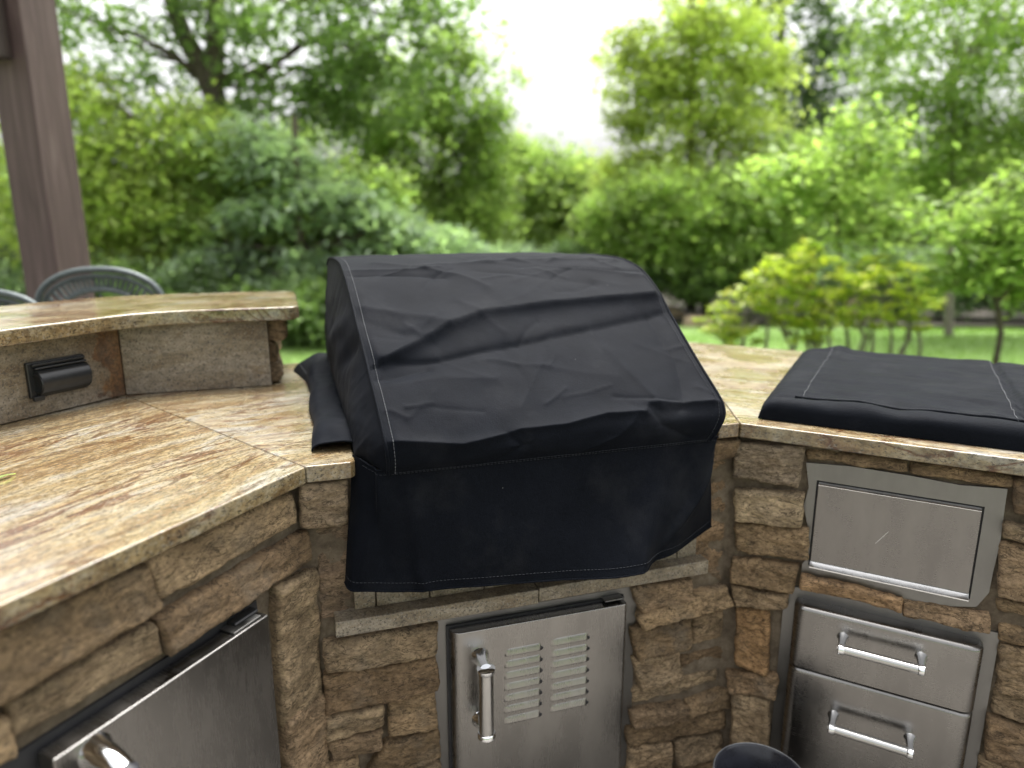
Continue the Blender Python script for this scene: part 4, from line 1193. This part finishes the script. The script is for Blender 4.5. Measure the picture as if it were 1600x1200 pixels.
def tree(name, label, base, trunk, blobs, n, size, matl, seed, rad=.1, clump=(.35, 26), group='trees beyond the lawn', bark=None, droop=None, up=.5, nl=16, stems=None, aspect=.55, flat=.55):
    """blobs: (centre xyz, radii xyz, weight); trunk: points upward; leaf clumps fill the shells of the blobs"""
    rg = np.random.default_rng(seed)
    t = empty(name, tuple(base), label, 'tree' if 'tree' in name else 'shrub', group)
    w = np.array([b[2] for b in blobs], float); w /= w.sum()
    nc = max(6, int(n * 1.35) // clump[1]); cen = []
    for (c, r, _), k in zip(blobs, rg.multinomial(nc, w)):
        q = rg.normal(size=(k, 3)); q /= np.linalg.norm(q, axis=1, keepdims=True) + 1e-9
        q *= rg.uniform(.25, 1.0, (k, 1)) ** .45
        cen.append(np.array(c) + q * np.array(r))
    cen = np.concatenate(cen)
    g = np.repeat(cen, clump[1], 0)
    cr = np.repeat(rg.uniform(.5, 1.35, len(cen)), clump[1])[:, None] * clump[0]
    off = rg.normal(size=g.shape) * cr * np.array([1, 1, flat]) * .6
    P = g + off
    if droop: P[:, 2] -= .5 * (np.hypot(off[:, 0], off[:, 1]) ** 1.3)
    dirs = off / (np.linalg.norm(off, axis=1, keepdims=True) + 1e-9)
    leaves_mesh('crown', P, size * 1.2, rg, matl, t, up, droop, aspect, dirs)
    m = MB()
    trunk = [np.asarray(p, float) for p in trunk]
    k = len(trunk)
    m.tube(trunk, list(np.linspace(rad, rad * .45, k)), 10)
    for s_ in (stems or []): m.tube(s_, list(np.linspace(rad * .8, rad * .4, len(s_))), 9)
    pick = rg.choice(len(cen), min(nl, len(cen)), replace=False)
    allt = np.array(trunk[max(1, k // 3):])
    for i in pick:
        c = cen[i]; j = np.argmin(np.linalg.norm(allt - c, axis=1) + .6 * np.maximum(0, allt[:, 2] - c[2]))
        pth = limb_path(allt[j], c, rg); m.tube(pth, list(np.linspace(rad * .22, rad * .05, len(pth))), 5)
    m.build('trunk', bark or M_BARK, t, True)
    return t
def gp(px, py, Y):
    p = at_depth(px, py, Y); return p
def base_at(px, Y):
    p = at_depth(px, 400, Y); return np.array([p[0], Y, gz(Y)])
def straight(px, Y, px1, py1, k=6):        # trunk from the ground to a seen point
    a = base_at(px, Y); b = at_depth(px1, py1, Y); return [a * (1 - s) + b * s for s in np.linspace(0, 1, k)]
def blob(px, py, Y, rx, rz, ry=None, w=1.0):
    p = at_depth(px, py, Y); sc = Y / 1090.0
    return (p, (rx * sc, (ry if ry else rx * sc * .8), rz * sc), w)

# 1: big forked tree
Y = 11.0
tr = straight(345, Y, 335, 130, 5) + [at_depth(338, 0, Y), at_depth(342, -180, Y), at_depth(340, -420, Y)]
st = [at_depth(345, 175, Y), at_depth(318, 110, Y), at_depth(285, 50, Y), at_depth(262, -20, Y), at_depth(225, -160, Y), at_depth(190, -350, Y)]
tree('forked_tree', 'tall forked tree with dark leaning trunk and sparse leaves', base_at(345, Y), tr,
     [blob(180, -60, Y, 190, 150, w=1.2), blob(450, -60, Y, 230, 150, w=1.4), blob(180, 110, Y, 110, 90, w=.55), blob(470, 80, Y, 130, 90, w=.6), blob(300, 215, Y, 60, 40, w=.25), blob(450, 170, Y, 110, 50, w=.7), blob(600, 40, Y, 110, 70, w=.6), blob(560, 150, Y, 100, 50, w=.5), blob(690, -10, Y, 50, 40, w=.2), blob(330, -300, Y, 380, 180, w=1.6)],
     12000, .12, LEAF['mid'], 1, .21, (.34, 22), stems=[st], nl=26)
# 2: yellow green maple behind the post
Y = 9.6
tree('maple_tree', 'bushy yellow green tree right behind the timber post', base_at(215, Y), straight(215, Y, 205, 180),
     [blob(175, 300, Y, 120, 95), blob(255, 330, Y, 90, 85), blob(120, 200, Y, 90, 90, w=.8), blob(60, 320, Y, 120, 120, w=.8), blob(290, 225, Y, 70, 60, w=.5)], 12500, .09, LEAF['lime'], 2, .09, (.28, 26))
# 3: drooping blue green tree
Y = 8.9
tree('drooping_tree', 'blue green tree with drooping feathery sprays behind the raised bar end', base_at(470, Y), straight(470, Y, 460, 180),
     [blob(380, 200, Y, 45, 18, w=.3), blob(440, 245, Y, 60, 20, w=.5), blob(510, 300, Y, 70, 20, w=.7), blob(590, 340, Y, 70, 18, w=.6), blob(660, 372, Y, 80, 18, w=.6), blob(410, 330, Y, 60, 22, w=.5), blob(530, 395, Y, 90, 22, w=.6),
      blob(350, 400, Y, 60, 24, w=.4), blob(725, 395, Y, 55, 14, w=.35), blob(450, 440, Y, 90, 26, w=.5), blob(620, 425, Y, 80, 22, w=.4)],
     7500, .12, LEAF['blue'], 3, .08, (.30, 30), droop=.9, aspect=.34, flat=.35)
# 4
Y = 13.5
tree('ash_tree', 'light green tree with thin upper twigs, between the blue green tree and the sky gap', base_at(680, Y), straight(690, Y, 690, 215),
     [blob(660, 240, Y, 95, 110), blob(720, 170, Y, 60, 90, w=.5), blob(590, 160, Y, 90, 90, w=.6), blob(540, 240, Y, 90, 60, w=.6), blob(610, 300, Y, 80, 40, w=.5), blob(700, 90, Y, 50, 50, w=.25), blob(760, 210, Y, 40, 50, w=.3), blob(640, 350, Y, 110, 60), blob(745, 320, Y, 55, 70, w=.6), blob(770, 110, Y, 60, 80, w=.05), blob(640, 50, Y, 90, 60, w=.10)],
     18000, .105, LEAF['bright'], 4, .10, (.36, 26))
# 5
Y = 18.0
tree('round_tree', 'rounded mid green tree low under the open sky gap', base_at(850, Y), straight(850, Y, 850, 250),
     [blob(840, 300, Y, 85, 75), blob(800, 265, Y, 45, 55, w=.4), blob(900, 310, Y, 70, 60), blob(850, 380, Y, 120, 50, w=.8)], 14000, .13, LEAF['bright'], 5, .10, (.42, 28))
# 6
Y = 13.5
tree('locust_tree', 'tall bright yellow green tree rising beside the sky gap', base_at(1080, Y), straight(1085, Y, 1080, 60) + [at_depth(1080, -120, Y)],
     [blob(1050, 60, Y, 80, 34, w=.8), blob(975, 85, Y, 40, 30, w=.25), blob(1130, 40, Y, 80, 36, w=.8), blob(1010, 130, Y, 70, 34, w=.7), blob(1100, 125, Y, 85, 36, w=.9), blob(1185, 105, Y, 55, 30, w=.45), blob(1050, 200, Y, 90, 38, w=.9), blob(1150, 195, Y, 75, 36, w=.7), blob(985, 185, Y, 35, 30, w=.2), blob(1020, 270, Y, 80, 36, w=.7), blob(1120, 265, Y, 90, 36, w=.8), blob(1200, 250, Y, 50, 34, w=.3), blob(1090, -40, Y, 120, 50, w=.8), blob(960, 275, Y, 30, 26, w=.15), blob(1060, 320, Y, 100, 34, w=.6), blob(1170, 310, Y, 70, 34, w=.4)],
     16500, .105, LEAF['yellow'], 6, .12, (.36, 28))
Y = 12.4
tree('beech_tree', 'broad green tree below the yellow green one', base_at(1100, Y), straight(1110, Y, 1100, 270),
     [blob(1060, 330, Y, 110, 65), blob(1170, 320, Y, 90, 70), blob(1010, 390, Y, 90, 40, w=.6), blob(1130, 400, Y, 110, 45, w=.8), blob(960, 340, Y, 50, 50, w=.4), blob(1240, 280, Y, 60, 70, w=.5)],
     15000, .10, LEAF['bright'], 7, .10, (.34, 28))
# 7: dark tall trees far right
Y = 21.0
tree('dark_oak_tree', 'tall dark thin crowned tree with sky showing through', base_at(1230, Y), straight(1225, Y, 1220, 20) + [at_depth(1218, -150, Y)],
     [blob(1230, 40, Y, 90, 90), blob(1310, 110, Y, 80, 70, w=.7), blob(1220, 190, Y, 70, 70, w=.6), blob(1250, -90, Y, 130, 80, w=.8), blob(1330, 230, Y, 90, 50, w=.7)], 8000, .17, LEAF['dark'], 8, .20, (.55, 22), nl=26)
# 8: right bright tree with grey twigs
Y = 9.4
tr = straight(1500, Y, 1490, 120)
tree('twiggy_tree', 'bright green tree with many fine grey twigs along the garden edge', base_at(1500, Y), tr,
     [blob(1480, 80, Y, 130, 100), blob(1580, 130, Y, 110, 110), blob(1420, 220, Y, 90, 80, w=.7), blob(1540, 270, Y, 120, 80), blob(1400, 40, Y, 70, 70, w=.2), blob(1500, -90, Y, 180, 90), blob(1640, 300, Y, 80, 120, w=.7)],
     17000, .075, LEAF['bright'], 9, .06, (.30, 26), bark=M_TWIG, nl=60)
# 9: small near tree at the right
Y = 6.3
tr = [np.array([at_depth(1556, 560, Y)[0], Y, gz(Y)]), at_depth(1564, 520, Y), at_depth(1557, 470, Y), at_depth(1560, 430, Y), at_depth(1552, 380, Y), at_depth(1556, 300, Y)]
tree('dogwood_tree', 'small tree with slim dark trunk and broad leaves on the lawn', tr[0], tr,
     [blob(1560, 390, Y, 75, 45), blob(1600, 330, Y, 70, 70), blob(1500, 430, Y, 50, 28, w=.5), blob(1500, 340, Y, 70, 40, w=.5), blob(1620, 440, Y, 60, 40, w=.6)], 2600, .085, LEAF['bright'], 10, .03, (.2, 13), nl=20, up=1.2,
     stems=[[at_depth(1560, 470, Y), at_depth(1590, 440, Y), at_depth(1620, 400, Y)]])
Y = 7.4
tree('leaning_branch_tree', 'leafy sapling with loose bright leaves in front of the broad tree', base_at(1330, Y), straight(1345, Y, 1300, 260),
     [blob(1290, 290, Y, 80, 40, w=1), blob(1215, 275, Y, 55, 26, w=.5), blob(1340, 230, Y, 70, 50, w=.7), blob(1350, 350, Y, 70, 50, w=.5)], 1500, .10, LEAF['bright'], 11, .02, (.26, 12), up=1.2, nl=14)
# far wood behind the garden: each tree on its own
for i, (px, Y, top, wd, kd) in enumerate(((40, 17, 250, 150, 'mid'), (250, 19, 270, 130, 'mid'), (430, 20, 270, 140, 'mid'), (600, 22, 275, 120, 'bright'), (760, 25, 290, 90, 'mid'), (930, 26, 300, 90, 'bright'),
                                          (1020, 22, 260, 110, 'bright'), (1320, 18, 290, 130, 'bright'), (1440, 19, 270, 130, 'mid'), (1580, 17, 230, 140, 'bright'))):
    nm = ['leafy far wood tree behind the timber post', 'leafy far wood tree behind the bushy yellow green tree', 'leafy far wood tree behind the forked tree', 'pale far wood tree behind the drooping tree',
          'leafy far wood tree behind the light green ash', 'pale far wood tree next to the rounded one under the sky gap', 'pale far wood tree behind the tall yellow green tree', 'pale far wood tree behind the loose sapling',
          'leafy far wood tree behind the twiggy garden edge tree', 'pale far wood tree behind the small slim trunked tree'][i]
    tree('woodland_tree', nm, base_at(px, Y), straight(px, Y, px, top + 30), [blob(px, top + 60, Y, wd * .8, 60), blob(px, 345, Y, wd, 70, w=1.4)], 7500, .17, LEAF[kd], 30 + i, .13, (.6, 26), group='far wood behind the fence')
# understorey shrubs
SH = [(60, 8.9, 470, 110, 60, 'dark'), (185, 8.7, 465, 90, 55, 'mid'), (300, 8.5, 470, 80, 60, 'dark'), (400, 8.6, 490, 80, 55, 'mid'), (490, 8.3, 490, 60, 48, 'mid'), (580, 8.7, 480, 70, 55, 'dark'),
      (700, 10.5, 440, 70, 45, 'dark'), (810, 12.2, 420, 70, 35, 'blue'), (900, 12.6, 415, 60, 35, 'dark'), (1000, 12.4, 425, 60, 35, 'dark'), (1090, 12.0, 440, 55, 32, 'mid'), (1180, 12.2, 430, 60, 38, 'dark'),
      (1290, 12.4, 432, 70, 52, 'blue'), (1390, 12.2, 440, 75, 52, 'dark'), (1480, 11.8, 440, 80, 52, 'blue'), (1590, 11.6, 438, 90, 56, 'dark')]
for i, (px, Y, py, rx, rz, kd) in enumerate(SH):
    lab = {'dark': 'dark green', 'mid': 'mid green', 'blue': 'greyish green'}[kd] + ' shrub ' + [
        'behind the half hidden chair', 'beside the timber post behind the arched chair', 'under the bushy yellow green tree', 'under the forked tree', 'behind the end of the raised bar', 'under the drooping tree beside the grill cover',
        'between the drooping tree and the ash', 'before the fence under the sky gap', 'under the rounded tree', 'behind the large tan boulder', 'beside the single tan rock', 'behind the wide yellow shrub',
        'before the fence behind the yellow shrubs', 'beside the upright pinkish rock', 'under the twiggy tree', 'behind the small slim trunked tree'][i]
    b0 = base_at(px, Y); tp = at_depth(px, py - rz * .4, Y)
    tree('shrub', lab, b0, [b0, b0 * .5 + tp * .5, tp], [blob(px, py, Y, rx, rz)], 3600, .075, LEAF[kd], 60 + i, .025, (.2, 20), group='shrubs in the planting bed', nl=12)

def rhododendron(px_list, Y, label, seed):
    rg = np.random.default_rng(seed)
    c = base_at(px_list[len(px_list) // 2][0], Y)
    t = empty('rhododendron_shrub', tuple(c), label, 'shrub', 'yellow leaved shrubs on the lawn')
    tips = []
    m = MB()
    for px, py, r in px_list:
        k = int(26 * (r / 40) ** 1.4)
        for _ in range(k):
            a = rg.normal(size=2); a /= max(1, np.linalg.norm(a) / 1.4)
            p = at_depth(px + a[0] * r * .75, py + a[1] * r * .5, Y + rg.uniform(-.45, .45)); tips.append(p)
        b = at_depth(px + rg.uniform(-8, 8), 560, Y); b[2] = gz(Y)
        pth = limb_path(b, at_depth(px, py, Y), rg, 5, .0); m.tube(pth, list(np.linspace(.02, .008, 6)), 6)
        for p in tips[-k::3]:
            q = limb_path(pth[3], p, rg, 3, .0); m.tube(q, list(np.linspace(.008, .003, 4)), 4)
    m.build('stems', M_TWIG, t, True)
    tips = np.array(tips); P = []; Dn = []
    for p in tips:
        k = rg.integers(9, 14)
        for j in range(k):
            a = 2 * math.pi * j / k + rg.uniform(-.3, .3); el = rg.uniform(-.15, .8)
            d = np.array([math.cos(a) * math.cos(el), math.sin(a) * math.cos(el), math.sin(el)])
            P.append(p + d * .05); Dn.append(d * 3)
    leaves_mesh('foliage', np.array(P), .11, rg, LEAF['rhodo'], t, 1.0, None, .36, np.array(Dn))
Y = 9.6
tree('hazel_tree', 'bright green tree whose leaves mix with the drooping blue green sprays', base_at(400, Y), straight(395, Y, 400, 220),
     [blob(380, 250, Y, 90, 50, w=.8), blob(470, 330, Y, 110, 60), blob(340, 360, Y, 90, 60, w=.8), blob(580, 400, Y, 120, 45, w=.8), blob(450, 430, Y, 120, 50, w=.8), blob(560, 300, Y, 70, 45, w=.5)], 10000, .105, LEAF['bright'], 13, .07, (.30, 26))
rhododendron([(1130, 505, 34), (1165, 480, 36), (1200, 450, 40), (1235, 425, 40), (1265, 402, 34), (1285, 440, 44), (1230, 485, 40), (1300, 480, 36), (1160, 530, 24), (1270, 520, 30)], 6.6, 'wide yellow green leaved shrub on the lawn behind the counter', 91)
rhododendron([(1345, 445, 34), (1370, 425, 32), (1420, 440, 34), (1435, 470, 28), (1390, 480, 30), (1350, 500, 26), (1420, 510, 22)], 6.9, 'thinner yellow green leaved shrub with bare stems beside the wide one', 92)

# lawn blades where the lawn shows
def grass():
    rg = np.random.default_rng(12); n = 60000
    x = rg.uniform(-4.5, 8.5, n); y = rg.uniform(4.6, 12, n)
    k = (y < 8.0 + .28 * np.clip(x + 3, 0, 12))
    x, y = x[k], y[k]; n = len(x)
    z = np.array([gz(a) for a in y]) - .01
    h = rg.uniform(.03, .075, n); a = rg.uniform(0, 6.28, n); ln = rg.normal(size=(n, 2)) * .02
    v = np.stack([np.stack([x - .004 * np.cos(a), y - .004 * np.sin(a), z], 1), np.stack([x + .004 * np.cos(a), y + .004 * np.sin(a), z], 1), np.stack([x + ln[:, 0], y + ln[:, 1], z + h], 1)], 1).reshape(-1, 3)
    me = bpy.data.meshes.new('grass'); me.vertices.add(3 * n); me.vertices.foreach_set('co', v.astype(np.float32).ravel())
    me.loops.add(3 * n); me.loops.foreach_set('vertex_index', np.arange(3 * n, dtype=np.int32))
    me.polygons.add(n); me.polygons.foreach_set('loop_start', np.arange(0, 3 * n, 3, dtype=np.int32)); me.polygons.foreach_set('loop_total', np.full(n, 3, np.int32))
    me.update(calc_edges=True); me.materials.append(M_BLADE)
    o = bpy.data.objects.new('grass', me); COL.objects.link(o)
    tag(o, 'short bright green grass of the lawn', 'grass', kind='stuff')
grass()
def rock(px, py, Y, w, h, seed, lab):
    rg = np.random.default_rng(seed); c = at_depth(px, py, Y); c[2] = gz(Y) + h * .3
    bm = bmesh.new(); bmesh.ops.create_icosphere(bm, subdivisions=3, radius=1)
    off = Vector(rg.uniform(-9, 9, 3))
    for v in bm.verts:
        k = 1 + .35 * mnoise.fractal(v.co * 1.1 + off, 1, 2, 3); v.co = Vector((v.co.x * w * k, v.co.y * w * .7 * k, v.co.z * h * k))
    me = bpy.data.meshes.new('rock'); bm.to_mesh(me); bm.free(); me.materials.append(M_ROCK)
    o = bpy.data.objects.new('rock', me); COL.objects.link(o); o.location = c
    tag(o, lab, 'rock', 'rocks at the lawn edge')
rock(1093, 457, 11.3, .24, .13, 1, 'single tan rock at the lawn edge behind the wide yellow shrub')
rock(985, 412, 12.6, .45, .34, 2, 'large tan boulder under the broad tree')
rock(1040, 425, 12.4, .30, .22, 3, 'smaller tan boulder beside the large one')
rock(1345, 425, 11.8, .25, .30, 4, 'upright pinkish tan rock behind the thinner yellow shrub')
